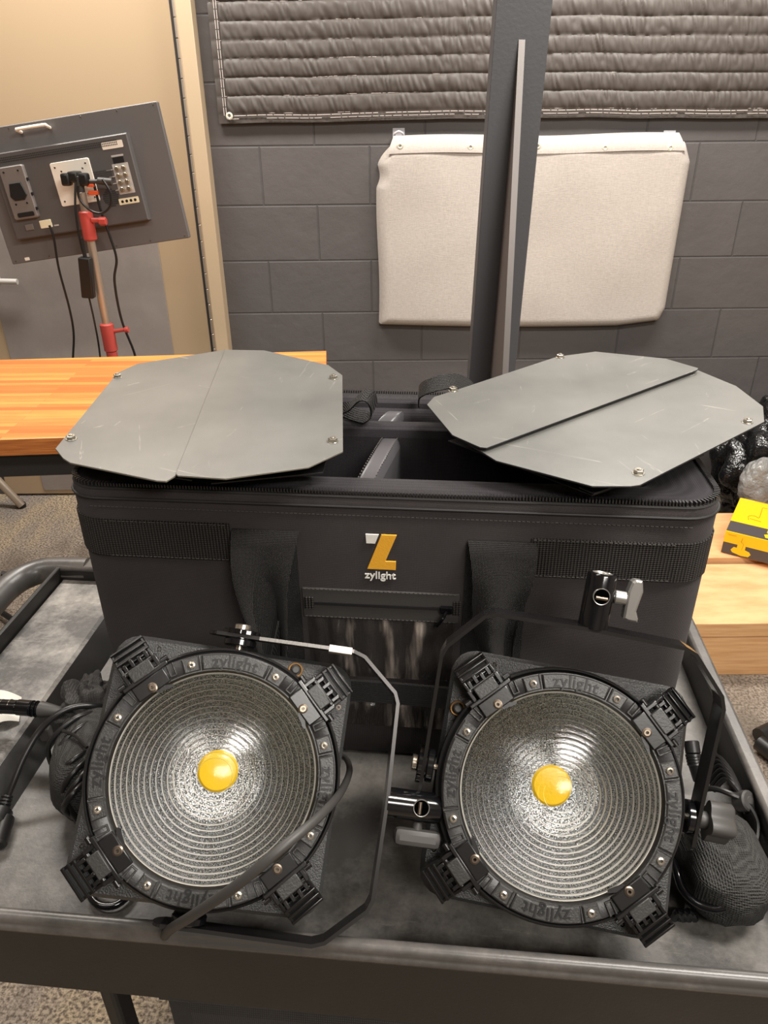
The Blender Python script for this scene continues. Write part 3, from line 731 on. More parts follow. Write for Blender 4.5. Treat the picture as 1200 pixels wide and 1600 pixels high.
# zipper, piping and stitch lines round the top edge
def around(inset, z, out=0, a0=0, step=.003):
    P = ring(inset - out, z); n = len(P); L = [];
    for i in range(n):
        a, b = P[i], P[(i + 1) % n]; k = max(1, int((b - a).length / step))
        for j in range(k): L.append(a.lerp(b, j / k))
    return L
zt_ = MB(); L = around(.004, ZT - .001, 0, step=.0036)
for i, p in enumerate(L):
    p = p + V((0, 0, .001)); t = (L[(i + 1) % len(L)] + V((0, 0, .001)) - p).normalized(); 
    mt_ = M.Translation(p) @ t.to_track_quat('X', 'Z').to_matrix().to_4x4()
    zt_.box(.0018, .0062, .0042, m=mt_)
obj('zipper_teeth', zt_, MT['zip'], cs)['kind'] = 'stuff'
obj('zipper_tape', MB().tube(around(.0025, ZT - .0055, 0, step=.02), .0024, 6, smooth_pts=False, closed=True), MT['ziptape'], cs)
obj('piping', MB().tube(around(0, ZT - .017, .0008, step=.02), .0018, 8, smooth_pts=False, closed=True), MT['piping'], cs)
sl = MB()
def stitch(u0, z0, u1, z1, v=VF - .0006, dash=.0034, gap=.0018, r=.00055):
    n = int(math.hypot(u1 - u0, z1 - z0) / (dash + gap)); 
    for k in range(n):
        a = k / n; b = a + dash / (dash + gap) / n
        sl.tube([CARTM @ V((u0 + (u1 - u0) * a, v, z0 + (z1 - z0) * a)), CARTM @ V((u0 + (u1 - u0) * b, v, z0 + (z1 - z0) * b))], r, 4, smooth_pts=False)
stitch(UL + .035, ZT - .028, UR - .035, ZT - .028, VF - .001)
# ribbed webbing bands on both front corners, wrapping the sides
def fband(u0, u1, z0a, z1a, wrap):
    mb = MB()
    P = []
    r_ = .045
    if wrap < 0:
        P = [(UL - .0012, VB - .05), (UL - .0012, VF + r_)] + [(UL + r_ - (r_ + .0012) * math.cos(R(a)), VF + r_ - (r_ + .0012) * math.sin(R(a))) for a in range(15, 91, 15)] + [(u1, VF - .0012)]
    else:
        P = [(u0, VF - .0012)] + [(UR - r_ + (r_ + .0012) * math.sin(R(a)), VF + r_ - (r_ + .0012) * math.cos(R(a))) for a in range(0, 76, 15)] + [(UR + .0012, VF + r_), (UR + .0012, VB - .05)]
    mb.band([CARTM @ V((u, v, (z0a + z1a) / 2)) for (u, v) in P], (0, 0, 1), z1a - z0a, .0022, smooth_pts=False); return mb
obj('webbing_band', fband(UL, -.255, 1.054, 1.105, -1), MT['web'], cs)
obj('webbing_band', fband(.098, UR, 1.050, 1.101, 1), MT['web'], cs)
for z in (1.0555, 1.1035): stitch(UL + .05, z, -.258, z, VF - .0028)
for z in (1.0515, 1.0995): stitch(.10, z, UR - .05, z, VF - .0028)
# flat webbing sewn down the front behind each handle
def vstrap(u0, u1, z0_, z1_): return MB().box(u1 - u0, .0016, z1_ - z0_, ((u0 + u1) / 2, VF - .0009, (z0_ + z1_) / 2), CARTM)
obj('sewn_strap', vstrap(-.252, -.176, .80, 1.09), MT['handle'], cs)
obj('sewn_strap', vstrap(.024, .098, .80, 1.09), MT['handle'], cs)
# hanging handle: pleated webbing falling from each side
def pleat(uc0, uc1, w0, w1, ztop, zbot, ph):
    def f(a, b):
        z = ztop + (zbot - ztop) * b
        uc = uc0 + (uc1 - uc0) * b; w = w0 + (w1 - w0) * min(1, b * 1.25) ** 1.3
        s = a - .5
        amp = .030 * min(1, max(0, b - .08) * 1.8)
        d = .006 + .010 * math.sin(min(1, b * 3.2) * math.pi / 2) + amp * (math.cos(s * 2 * math.pi * 1.05 + ph * (1 + .5 * b)) * .5 + .3) 
        if b < .06: d *= (b / .06) ** .5
        return CARTM @ V((uc + s * w + .004 * math.sin(b * 7 + ph), VF - .003 - d, z))
    return MB().slab(f, 34, 50, EY * .0025)
obj('handle_strap', pleat(-.2145, -.208, .080, .032, 1.0985, .90, 2.4), MT['handle'], cs)
obj('handle_strap', pleat(.0625, .070, .078, .036, 1.0955, .90, .6), MT['handle'], cs)
obj('handle_grip', MB().band([CARTM @ V((u, VF - .010 - .006 * math.sin((u + .24) * 9), .866 + .006 * math.cos((u + .09) * 14))) for u in (-.235, -.16, -.09, -.02, .06, .10)], (0, 0, 1), .034, .004), MT['handle'], cs)
# pocket: zipper strip, clear vinyl window, lower window
zs = MB().box(.192, .0022, .043, (-.077, VF - .0013, .998), CARTM, bev=.0008)
obj('pocket_zipper_tape', zs, MT['ziptape2'], cs)
pzp = MB().box(.165, .0016, .0022, (-.079, VF - .0032, .9985), CARTM)
for k in range(90): pzp.box(.0011, .0014, .004, (-.161 + k * .00182, VF - .0034, .9985), CARTM)
obj('pocket_zipper', pzp, MT['zip'], cs)
obj('zipper_end_tab', MB().box(.012, .002, .017, (-.165, VF - .0034, .9985), CARTM, bev=.0006), MT['web'], cs)
obj('zipper_end_tab', MB().box(.010, .002, .020, (.017, VF - .0034, 1.0), CARTM, bev=.0006), MT['web'], cs)
pl_ = MB().box(.015, .005, .010, (.004, VF - .0055, .9985), CARTM, bev=.0015).tube([CARTM @ V((.004, VF - .008, .998)), CARTM @ V((.000, VF - .012, .990)), CARTM @ V((-.007, VF - .011, .978))], .0022, 8)
obj('zipper_pull', pl_, MT['gloss'], cs)
def vin(u0, u1, za, zb):
    def f(a, b):
        u = u0 + (u1 - u0) * a; z = za + (zb - za) * b; e = min(1, min(a, 1 - a) * 8, min(b, 1 - b) * 6)
        return CARTM @ V((u, VF - .0022 - e * (.004 + .0040 * math.sin(u * 190 + 2.5 * noise.noise(V((u * 20, z * 12, 0)))) + .0022 * noise.noise(V((u * 55, z * 14, 1)))), z))
    return MB().slab(f, 70, 26, EY * .0006)
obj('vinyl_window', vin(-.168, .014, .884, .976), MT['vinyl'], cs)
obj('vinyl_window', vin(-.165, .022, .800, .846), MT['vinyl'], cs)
for z in (1.0185, .978): stitch(-.171, z, .017, z, VF - .0030)
obj('stitching', sl, MT['stitch'], cs)['kind'] = 'stuff'
# logo
LM = cc @ T(0, VF - .0008, 0) @ RX(90)
def lp(pts): return pts
lgm = MB().prism([(-.0745, 1.0985), (-.0565, 1.0985), (-.0700, 1.0625), (-.0575, 1.0625), (-.0580, 1.0505), (-.0920, 1.0505)], 0, .0016, LM, .0004)
lw = MB().prism([(-.0930, 1.0985), (-.0775, 1.0985), (-.0820, 1.0860), (-.0925, 1.0860)], 0, .0016, LM, .0003)
obj('logo_letter', lgm, MT['yellow_thread'], cs, label='yellow embroidered letter Z'); obj('logo_corner', lw, MT['white_thread'], cs)
tm_ = text_mb('zylight', .0142, .0007, LM @ T(-.0765, 1.0416, .0008), bold=.00022, space=1.02)
obj('logo_wordmark', tm_, MT['white_thread'], cs, label='white embroidered wordmark')
# loose webbing loops at the back edge
lo = MB().band([pz(530, 640, 1.16), pz(548, 634, 1.17), pz(566, 618, 1.19), pz(580, 622, 1.19), pz(584, 640, 1.165), pz(572, 652, 1.152), pz(556, 648, 1.152), pz(530, 640, 1.150)], EX * .3 + EY * .9 + V((0, 0, .5)), .022, .002)
obj('webbing_loop', lo, MT['handle'], cs)
lo = MB().band([pz(655, 627, 1.155), pz(656, 612, 1.175), pz(672, 603, 1.19), pz(700, 596, 1.195), pz(722, 598, 1.19), pz(740, 612, 1.175), pz(746, 625, 1.155)], EY * .8 + V((0, 0, .6)), .024, .002)
obj('webbing_loop', lo, MT['handle'], cs)

# ================================================================ barn doors lying on the case
def barndoor(label, leafA, leafB, zA, zB, zU, bolts, under, tiltA, grp='barn doors on top of the case', edge=MT['black_paint']):
    cen = sum((pz(x, y, zA) for x, y in leafA), V()) / len(leafA)
    b = thing('barn_door', label, 'barn door', T(cen.x, cen.y, ZT), grp)
    def leaf(nm, P, z, mat, mat2, dz=(0, 0)):
        pts = [pz(x, y, z) for x, y in P]
        m_ = MB().prism([(p.x, p.y) for p in pts], 0, .0018, T(0, 0, 0), .0003)
        c = sum(pts, V()) / len(pts)
        for v in m_.v: v.z += z + (v.x - c.x) * dz[0] + (v.y - c.y) * dz[1]
        o = obj(nm, m_, [mat, mat2], b)
        for p in o.data.polygons:
            if abs(p.normal.z) < .9: p.material_index = 1
        return o
    la = leaf('leaf', leafA, zA, MT['leaf'], edge, tiltA[0])
    lb_ = leaf('leaf', leafB, zB, MT['leaf'], edge, tiltA[1])
    for P in under: leaf('under_leaf', P[0], P[1], MT['black_paint'], MT['black_paint'])
    for (x, y, own) in bolts:
        q = pz(x, y, (zA if own == 0 else zB))
        mb = MB().cyl(.0068, .001, (0, 0, .0016), T(*q), n=20, bev=.0003)
        mb.prism([(.0056 * math.cos(R(60 * k)), .0056 * math.sin(R(60 * k))) for k in range(6)], .0024, .0066, T(*q), .0006)
        mb.cyl(.0026, .002, (0, 0, .006), T(*q), n=12)
        obj('bolt', mb, MT['bolt'], la if own == 0 else lb_)
    return b, cen
LB = [(184, 584), (215, 570), (352, 548), (356, 552), (275, 745), (260, 754), (245, 753), (110, 725), (99, 718), (87, 703)]
LA = [(352, 548), (413, 549), (513, 572), (535, 588), (536, 707), (482, 732), (352, 750), (278, 745), (275, 742)]
EDGE = MT['leaf_edge']
U1 = [(115, 728), (330, 757), (505, 738), (500, 722), (300, 720), (120, 715)]
bd, cen = barndoor('scratched grey octagonal barn door over the left end of the open case', LA, LB, ZT + .034, ZT + .0315, .0, [(184, 591, 1), (112, 688, 1), (521, 593, 0), (520, 692, 0)],
         [([(108, 722), (300, 752), (330, 700), (200, 600)], ZT + .008), ([(330, 757), (505, 740), (515, 700), (500, 600), (330, 620)], ZT + .013)], ((0, 0), (0, 0)), edge=EDGE)
rg = pz(330, 660, ZT + .02)
obj('mount_frame', MB().lathe([(.128, 0), (.128, .014), (.112, .014), (.112, 0)], 48, T(rg.x, rg.y, ZT + .0145), closed=True), MT['black_paint'], bd)
RA = [(667, 634), (678, 622), (716, 610), (870, 559), (930, 551), (1040, 562), (1091, 577), (1089, 580), (760, 702), (750, 701), (707, 682)]
RB = [(725, 691), (760, 701), (1085, 578), (1150, 605), (1192, 637), (1194, 661), (1000, 760), (985, 762), (925, 762), (775, 722)]
bd2, cen2 = barndoor('grey octagonal barn door lying skewed on the right end of the case with a dark seam', RA, RB, ZT + .036, ZT + .030, .0, [(708, 612, 0), (875, 560, 0), (1167, 662, 1), (997, 742, 1)],
         [([(700, 690), (925, 775), (1040, 738), (900, 640)], ZT + .010), ([(905, 763), (928, 773), (1100, 712), (1050, 660), (900, 650)], ZT + .016)], ((0, 0), (0, 0)))
rg = pz(930, 665, ZT + .02)
obj('mount_frame', MB().lathe([(.128, 0), (.128, .012), (.112, .012), (.112, 0)], 48, T(rg.x, rg.y, ZT + .0165), closed=True), MT['black_paint'], bd2)

# ================================================================ the two lights
def build_light():
    """local axes: x = yoke pivot axis, y up, z out of the lens; origin at the bezel's front centre"""
    L = thing('fresnel_light', 'x', 'stage light')
    lo_ = lambda n, mb, mat, par=L, **k: obj(n, mb, mat, par, world=False, **k)
    # housing plate with rounded corners and the tapering body behind it
    h = MB(); n_ = 128
    def sq(w, r, a):                                      # rounded square, radius at angle a
        P = rrect(w, w, r, 10); best = None
        d = V((math.cos(a), math.sin(a)))
        for i in range(len(P)):
            p, q = V(P[i]), V(P[(i + 1) % len(P)]); e = q - p; den = d.x * e.y - d.y * e.x
            if abs(den) < 1e-12: continue
            t = (p.x * e.y - p.y * e.x) / den; u = (p.x * d.y - p.y * d.x) / den
            if t > 0 and -1e-6 <= u <= 1 + 1e-6: return t
        return w / 2
    def framed(mb, w, r, z0, z1, ri=.105, bev=.003):
        S_ = [(lambda a: ri, z1), (lambda a: sq(w - 2 * bev, r, a), z1), (lambda a: sq(w, r, a), z1 - bev), (lambda a: sq(w, r, a), z0), (lambda a: ri, z0)]
        vs = [(f(2 * math.pi * i / n_) * math.cos(2 * math.pi * i / n_), f(2 * math.pi * i / n_) * math.sin(2 * math.pi * i / n_), z) for (f, z) in S_ for i in range(n_)]
        mb.add(vs, [(k * n_ + i, k * n_ + (i + 1) % n_, ((k + 1) % 5) * n_ + (i + 1) % n_, ((k + 1) % 5) * n_ + i) for k in range(5) for i in range(n_)])
    framed(h, .254, .026, -.050, -.028, bev=.004)
    lo_('housing', h, MT['cast'], angle=30)
    bk = MB(); 
    framed(bk, .214, .02, -.074, -.0505)
    for (w0, w1, z0, z1) in ((.19, .2, -.10, -.0745), (.205, .205, -.125, -.10)):
        bk.prism(rrect(w0, w0, .02, 6), z0, z1, bev=.003)
    lo_('rear_body', bk, MT['black'])
    # bezel ring
    prof = [(.1035, -.0275), (.1255, -.0275), (.1262, -.0265), (.1262, -.009), (.1240, -.007), (.1225, -.009), (.1212, -.006), (.1205, .000), (.1052, .000), (.1035, -.001), (.1015, -.004), (.1012, -.012)]
    bz = lo_('bezel', MB().lathe(prof, 120), MT['bezel'])
    wire = MB().tube([(.1245 * math.cos(R(a)), .1245 * math.sin(R(a)), -.0055) for a in range(40, 141, 5)], .0016, 8)
    lo_('retaining_wire', wire, MT['rubber'], bz)
    lo_('retaining_wire', MB().tube([(.1245 * math.cos(R(a)), .1245 * math.sin(R(a)), -.0055) for a in range(220, 321, 5)], .0016, 8), MT['rubber'], bz)
    pads = MB(); notch = MB()
    for q in range(4):
        a = 90 * q
        pads.sector(.1046, .1196, a - 17, a + 17, 0, .0042, bev=.0012)
        for s in (-1, 1):
            pads.sector(.1046, .1196, a + s * 23 - 4.2, a + s * 23 + 4.2, 0, .0036, bev=.0012, n=4)
            pads.sector(.1030, .1205, a + s * 18.1 - .5, a + s * 18.1 + .5, 0, .0016, bev=.0004, n=2)
            # U shaped notch rib
            pads.sector(.1075, .1205, a + s * 31.3 - .5, a + s * 31.3 + .5, 0, .003, bev=.0006, n=2)
            pads.sector(.1075, .1205, a + s * 34.3 - .5, a + s * 34.3 + .5, 0, .003, bev=.0006, n=2)
            pads.sector(.1067, .1083, a + s * 32.8 - 1.9, a + s * 32.8 + 1.9, 0, .003, bev=.0006, n=3)
    pads.lathe([(.1034, 0), (.1034, .0022), (.1046, .0022), (.1046, 0)], 120)
    lo_('bezel_pad', pads, MT['pad'], bz)
    for q in range(4):
        a = 90 * q
        t_ = text_mb('zylight', .0172, .0005, I4, bold=.00018, space=1.06)
        for v in t_.v:                                   # wrap the word along the ring
            ang = R(a + 90 if False else 90) - v.x / .1115; rr = .1118 + v.y
            v.x, v.y = rr * math.cos(ang), rr * math.sin(ang)
            v.z += .0046
        rm_ = RZ(a); t_.v = [rm_ @ v for v in t_.v]
        lo_('lettering', t_, MT['emboss'], bz)
        for s in (-1, 1):
            an = R(a + s * 22.6)
            mb = MB().lathe([(.0001, .0030), (.0016, .0030), (.0017, .0058), (.0021, .0062), (.0036, .0058), (.0040, .0046), (.0040, .0034)], 16, T(.1118 * math.cos(an), .1118 * math.sin(an), 0))
            lo_('screw', mb, MT['silver'], bz)
    # hinge latches on the diagonals
    for q in range(4):
        a = 45 + 90 * q
        fm = RZ(a - 90) @ M.Diagonal((.9, 1, 1, 1))                                   # local: y radial out, x tangential
        lt = MB()
        lt.box(.040, .016, .006, (0, .1105, .003), fm, bev=.0012)
        lt.box(.056, .0045, .010, (0, .1205, .002), fm, bev=.001)
        for x in (-.027, .027): lt.cyl(.0032, .008, (0, 0, 0), fm @ T(x - .004, .1245, .002) @ RY(90), n=12)
        for x in (-.019, .019): lt.box(.005, .014, .010, (x, .1285, -.002), fm, bev=.001)
        lt.cyl(.0042, .036, (0, 0, 0), fm @ T(-.018, .1335, -.003) @ RY(90), n=14)
        for k in range(4): lt.box(.0045, .009, .009, (-.0135 + .009 * k, .1385 + (k % 2) * .002, -.004), fm, bev=.0008)
        # ribbed clamp tongue sloping down over the plate corner
        tg = fm @ T(0, .150, -.008) @ RX(-16)
        lt.box(.040, .021, .006, (0, 0, 0), tg, bev=.001)
        for k in range(3): lt.box(.041, .0030, .0045, (0, -.006 + .0068 * k, .0045), tg, bev=.0009)
        for x in (-.0185, .0185): lt.box(.0035, .026, .008, (x, -.004, .001), tg, bev=.0008)
        ltc = lo_('latch', lt, MT['latch'])
        lo_('latch_block', MB().box(.027, .0135, .0085, (0, .1275, .0045), fm, bev=.0012), MT['latch2'], ltc)
        mb = MB().lathe([(.0001, .006), (.0015, .006), (.0017, .0080), (.0034, .0080), (.0036, .0058)], 16, fm @ T(0 if q % 2 else .0, .1075, 0)).lathe([(.0036, .0055), (.0036, .0072), (.0052, .0068), (.0054, .0055)], 18, fm @ T(0, .1075, 0))
        lo_('screw', mb, MT['dark_screw'], ltc)
        # small glass-retaining clip
        lo_('lens_clip', MB().prism([(-.004, .1055), (.006, .1055), (.020, .0985), (.018, .0965), (.002, .1000)], .0005, .0028, fm), MT['bezel'], ltc)
        ps = MB().lathe([(.0001, -.0296), (.0012, -.0296), (.0014, -.0280), (.0028, -.0280), (.0030, -.0305)], 12, T(0, 0, 0) @ fm @ T(.026, .1400, 0))
        lo_('plate_screw', ps, MT['dark_screw'], ltc)
    # lens: stepped rings
    lens = MB(); rs = .0048; n_ = 17; r_ = .017; prof = [(.0001, .0035), (.010, .0030), (.017, .0018)]
    ris = []
    step = (.1005 - .017) / 15
    for k in range(15):
        r0 = .017 + step * k; r1 = r0 + step; hgt = .0016 + .0026 * (k / 14)
        zb = .0015 - .0065 * (k / 15)
        pts = [(r0 + .0007, zb + hgt), (r0 + step * .55, zb + hgt * .55), (r1, zb - .0002)]
        lens.lathe(([(.0001, .0038), (.008, .0033), (r0, .0015)] if k == 0 else [])[:0] + pts, 96)
        ris.append((r0, zb, hgt))
    lens.lathe([(.0001, .0040), (.006, .0037), (.012, .0028), (.017, .0014)], 64)
    ln = lo_('lens', lens, MT['glass'], angle=80)
    rr_ = MB()
    for (r0, zb, hgt) in ris: rr_.lathe([(r0 + .00005, zb - .0006), (r0 + .0006, zb + hgt)], 96)
    rr_.lathe([(.0996, -.006), (.1012, -.004), (.1014, -.008)], 96)
    lo_('lens_step', rr_, MT['riser'], ln)
    # reflector bowl and phosphor disc
    rf = []
    for k in range(22):
        t = k / 21; r0 = .022 + (.1005 - .022) * t; rf.append((r0, -.056 + .046 * t ** 1.7))
    rfo = lo_('reflector', MB().lathe(rf + [(.1018, -.010)], 96), MT['reflector'])
    lo_('led_cup', MB().lathe([(.0205, -.0552), (.024, -.0550), (.032, -.0540), (.040, -.0518), (.047, -.0490), (.050, -.0482)], 64), MT['cup'], rfo)
    lo_('led', MB().lathe([(.0001, -.0510), (.012, -.0512), (.0190, -.0522), (.0215, -.0550)], 48), MT['phosphor'], rfo)
    # brass-ringed push button near one corner
    bt = MB().lathe([(.0058, -.031), (.0062, -.026), (.0076, -.0255), (.0082, -.031)], 24, T(-.1145, .063, .0025))
    bt_ = lo_('button_ring', bt, MT['brass']); lo_('button', MB().cyl(.0046, .014, (-.1145, .063, -.030), n=20, bev=.0015), MT['rubber2'], bt_)
    # yoke, built with its pivot at the origin of its own object
    PZ = -.022
    Yb = MB()
    yk = [(-.1365, -.024, 0), (-.1365, .02, 0), (-.1375, .118, 0), (-.1335, .130, 0), (-.102, .166, 0), (-.092, .170, 0), (0, .172, 0), (.092, .170, 0), (.102, .166, 0), (.1335, .130, 0), (.1375, .118, 0), (.1365, .02, 0), (.1365, -.024, 0)]
    Yb.band(yk, (0, 0, 1), .026, .0036, smooth_pts=False, wf=lambda t: 1)
    for s in (-1, 1): Yb.cyl(.0130, .0036, (0, 0, 0), T(s * .1365 - .0018, -.020, 0) @ RY(90), n=24, bev=.0004)
    y_ = obj('yoke', Yb, [MT['yoke'], MT['yoke_edge'], MT['lit_arm']], L, world=False)
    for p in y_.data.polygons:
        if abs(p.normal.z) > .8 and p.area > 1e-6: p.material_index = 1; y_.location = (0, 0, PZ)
    so = MB().lathe([(.0085, .0), (.0145, .0), (.0145, .0525), (.0135, .0545), (.0100, .0545), (.0092, .053), (.0090, .01), (.0002, .01)], 40, T(.004, .1725, 0) @ RX(-90))
    sp_ = obj('spigot_socket', so, MT['gloss'], y_, world=False)
    obj('hole_rim', MB().lathe([(.0074, .0128), (.0074, .0148), (.0080, .0150), (.0084, .0140), (.0084, .0128)], 28, T(.004, .206, 0)), MT['zinc'], y_, world=False)
    obj('socket_hole', MB().cyl(.0074, .0015, (.004, .206, .0130), n=24, bev=.0001), MT['void'], y_, world=False)
    obj('hole_screw', MB().cyl(.0020, .0115, (0, 0, 0), T(-.0015, .2045, .0145) @ RY(90), n=10), MT['dark_screw'], y_, world=False)
    obj('socket_bore', MB().cyl(.0088, .0008, (0, 0, 0), T(.004, .1725 + .0520, 0) @ RX(-90), n=24, bev=.0001).lathe([(.0099, .0547), (.0089, .0535), (.0089, .0520)], 32, T(.004, .1725, 0) @ RX(-90)), MT['zinc'], y_, world=False)
    # pivot discs, thumb screw and big clutch knob
    for s in (-1, 1):
        dsc = MB().cyl(.0165, .0075, (0, 0, 0), T(s * .1300 - .00375, 0, 0) @ RY(90), n=40, bev=.0012).cyl(.0135, .004, (0, 0, 0), T(s * .1340 - .002, 0, 0) @ RY(90), n=36)
        obj('pivot_disc', dsc, MT['gloss'], y_, world=False)
        obj('pivot_pin', MB().cyl(.0035, .012, (0, 0, 0), T(s * .1235 - .006, 0, 0) @ RY(90), n=12), MT['silver'], y_, world=False)
    fl = [((.0183 + .0010 * math.cos(9 * k * math.pi / 36)) * math.cos(k * math.pi / 36), (.0183 + .0010 * math.cos(9 * k * math.pi / 36)) * math.sin(k * math.pi / 36)) for k in range(72)]
    wsh = MB().prism(fl, 0, .0045, T(-.1384, 0, 0) @ RY(-90), .0008, smooth=True)
    wsh2 = MB().cyl(.0085, .0062, (0, 0, 0), T(-.1428, 0, 0) @ RY(-90), n=36, bev=.001)
    obj('pivot_washer', wsh, MT['gloss'], y_, world=False); obj('thumb_screw', wsh2, MT['silver'], y_, world=False)
    return L, y_
L1, Y1 = build_light()
def knob_pivot(par):
    b = MB().cyl(.0085, .012, (0, 0, 0), T(.1380, 0, 0) @ RY(90), n=24, bev=.001)
    poly = []
    for k in range(48):
        a = 2 * math.pi * k / 48; r0 = .0175 + .0032 * math.cos(4 * a); poly.append((r0 * math.cos(a) , r0 * math.sin(a)))
    b.prism(poly, 0, .024, T(.1480, 0, 0) @ RY(90), .003, smooth=True)
    return obj('clutch_knob', b, MT['rubber2'], par, world=False, angle=50)
SPR = .5236
def base_matrix(center, tilt, yaw, roll):
    n = V((math.sin(R(yaw)) * -1, -math.cos(R(tilt)) * math.cos(R(yaw)), math.sin(R(tilt)))).normalized()
    X = V((math.cos(R(yaw)), -math.sin(R(yaw)), 0)); X = (X - n * X.dot(n)).normalized(); Yv = n.cross(X)
    m_ = M(((X.x, Yv.x, n.x, center.x), (X.y, Yv.y, n.y, center.y), (X.z, Yv.z, n.z, center.z), (0, 0, 0, 1)))
    return m_ @ RZ(roll)
# copy before the knobs that differ are added
L2 = copy_tree(L1)
Y2 = [c for c in L2.children if c.name.startswith('yoke')][0]
ma = base_matrix(CAM + ray(335, 1213) * .736, 42, -9, -104.5)
mb2 = base_matrix(CAM + ray(876, 1241) * .750, 40, 3, -9)
for (L_, Y_, m_, sw) in ((L1, Y1, ma, 4), (L2, Y2, mb2, 17)):
    L_.matrix_world = m_; WM[L_.name] = m_; Y_.rotation_euler = (R(sw), 0, 0); Y_.scale = (1.03, 1.03, 1.03)
tag(L1, 'round black fresnel light on the left with its yoke swung out to the right', 'stage light', 'fresnel lights on the cart')
tag(L2, 'round black fresnel light on the right with its yoke raised over the top', 'stage light', 'fresnel lights on the cart')
# right light: knob on the right pivot, silver tee knob on the socket
WM[Y1.name] = I4; WM[Y2.name] = I4
knob_pivot(Y2)
tk = MB().cyl(.0068, .012, (0, 0, 0), T(.0185, .206, 0) @ RY(90), n=20, bev=.001).cyl(.0042, .006, (0, 0, 0), T(.0160, .206, 0) @ RY(90), n=16)
poly = [(-.006, -.0075), (-.006, -.019), (-.0015, -.0205), (.008, -.0205), (.008, -.017), (.005, -.010), (.0065, 0), (.008, .010), (.0055, .0205), (-.001, .0205), (-.004, .018), (-.006, .0075)]
tk.prism([(x + .036, y + .206) for x, y in poly], -.0065, .0065, bev=.0018)
obj('tee_knob', tk, MT['zinc'], Y2, world=False, label='silver cast tee knob')
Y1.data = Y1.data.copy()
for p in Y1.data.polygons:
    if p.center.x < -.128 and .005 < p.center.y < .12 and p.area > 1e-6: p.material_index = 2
# left light: dark oval knob under the socket, white tape and arm coloured grey as if lit
dk = MB().cyl(.0050, .008, (0, 0, 0), T(.0185, .206, 0) @ RY(90), n=16, bev=.0008)
dk.box(.017, .047, .017, (.0335, .207, 0), bev=.0055)
obj('wing_knob', dk, MT['rubber2'], Y1, world=False, label='dark grey oval knob')
obj('label_tape', MB().box(.0070, .024, .0275, (-.1372, .104, 0), bev=.0004), MT['tape'], Y1, world=False, label='white tape wrapped round the yoke arm')

# ================================================================ cables and bags on the cart
def cyldir(mb, a, b, r, n=20, bev=None, r2=None):
    d = b - a; mb.cyl(r, d.length, (0, 0, 0), M.Translation(a) @ d.to_track_quat('Z', 'Y').to_matrix().to_4x4(), n=n, bev=bev, r2=r2); return mb
# cord across the left light
ct1 = MB().tube([pz(520, 1176, .755), pz(540, 1185, .79), pz(546, 1205, .86), pz(532, 1238, .92), pz(500, 1275, .975), pz(440, 1325, .985), pz(370, 1383, .955), pz(300, 1431, .905), pz(266, 1452, .85), pz(258, 1462, .79), pz(262, 1458, .752)], .0052, 12, sub=8, rad=lambda t: .0034 + .0014 * min(1, t * 1.6))
o = obj('thick_cable', ct1, MT['rubber2']); recentre(o); tag(o, 'thick grey cord crossing diagonally over the lower right of the left light', 'cable')
o = obj('loop_cable', MB().tube([pz(165, 1375, .760), pz(146, 1385, .752), pz(142, 1400, .748), pz(155, 1414, .748), pz(178, 1415, .748), pz(198, 1402, .748), pz(210, 1385, .748), pz(230, 1370, .75)], .0042, 10), MT['gloss'])
recentre(o); tag(o, 'short black cable loop on the tray below the left light', 'cable')
# mesh pouch with coiled cable, left
def pouch(cen, ax, rad, seed, cut=None):
    def f(a, b):
        th, ph = a * 2 * math.pi, (b - .5) * math.pi
        x, y, z = math.cos(ph) * math.cos(th), math.cos(ph) * math.sin(th), math.sin(ph)
        def se(q, e): return math.copysign(abs(q) ** e, q)
        x, y, z = se(x, .75), se(y, .75), se(z, .8)
        d = 1 + .10 * noise.noise(V((x * 1.6 + seed, y * 1.6, z * 1.6))) + .03 * noise.noise(V((x * 6, y * 6 + seed, z * 6)))
        return cen + ax[0] * (x * rad[0] * d) + ax[1] * (y * rad[1] * d) + ax[2] * (z * rad[2] * d)
    return MB().grid(f, 56, 36, wrap=True)
c = pz(135, 1190, .79)
e0 = (EY * .9 + EX * -.25).normalized(); e1 = V((0, 0, 1)).cross(e0).normalized() * -1
ps_ = thing('mesh_pouch', 'black mesh pouch wrapped in coiled cable left of the left light', 'pouch', T(c.x, c.y, ZF))
obj('pouch_cloth', pouch(c, (e1, e0, V((0, 0, 1))), (.042, .075, .045), 3), MT['mesh'], ps_)
rc = pz(140, 1102, .80)
def ruf(a, b):
    th, ph = a * 2 * math.pi, (b - .5) * math.pi
    dd = V((math.cos(ph) * math.cos(th), math.cos(ph) * math.sin(th), math.sin(ph)))
    k = .8 + .9 * abs(noise.noise(dd * 1.7 + V((3, 1, 0)))) + .22 * abs(noise.noise(dd * 4 + V((0, 2, 5))))
    return rc + V((dd.x * .034 * k, dd.y * .042 * k, dd.z * .036 * k))
obj('gathered_top', MB().grid(ruf, 70, 44, wrap=True), MT['cloth'], ps_)
obj('pouch_tab', MB().box(.016, .010, .022, tuple(pz(72, 1146, .80)), bev=.002), MT['cloth'], ps_)
coil = MB()
for (x0_, y0, x1_, y1, x2, y2, x3, y3) in ((158, 1113, 118, 1122, 78, 1160, 84, 1200), (160, 1124, 122, 1138, 86, 1180, 92, 1228), (150, 1168, 118, 1185, 92, 1215, 112, 1270),
                                        (150, 1180, 122, 1200, 98, 1235, 116, 1272), (148, 1192, 128, 1212, 104, 1250, 124, 1288), (142, 1216, 118, 1236, 100, 1262, 118, 1284)):
    coil.tube([pz(x0_ + 20, y0 + 2, .79), pz(x0_, y0, .818), pz(x1_, y1, .835), pz(x2, y2, .815), pz(x3 - 4, y3 - 8, .775), pz(x3 + 10, y3 + 6, .755)], .0036, 10)
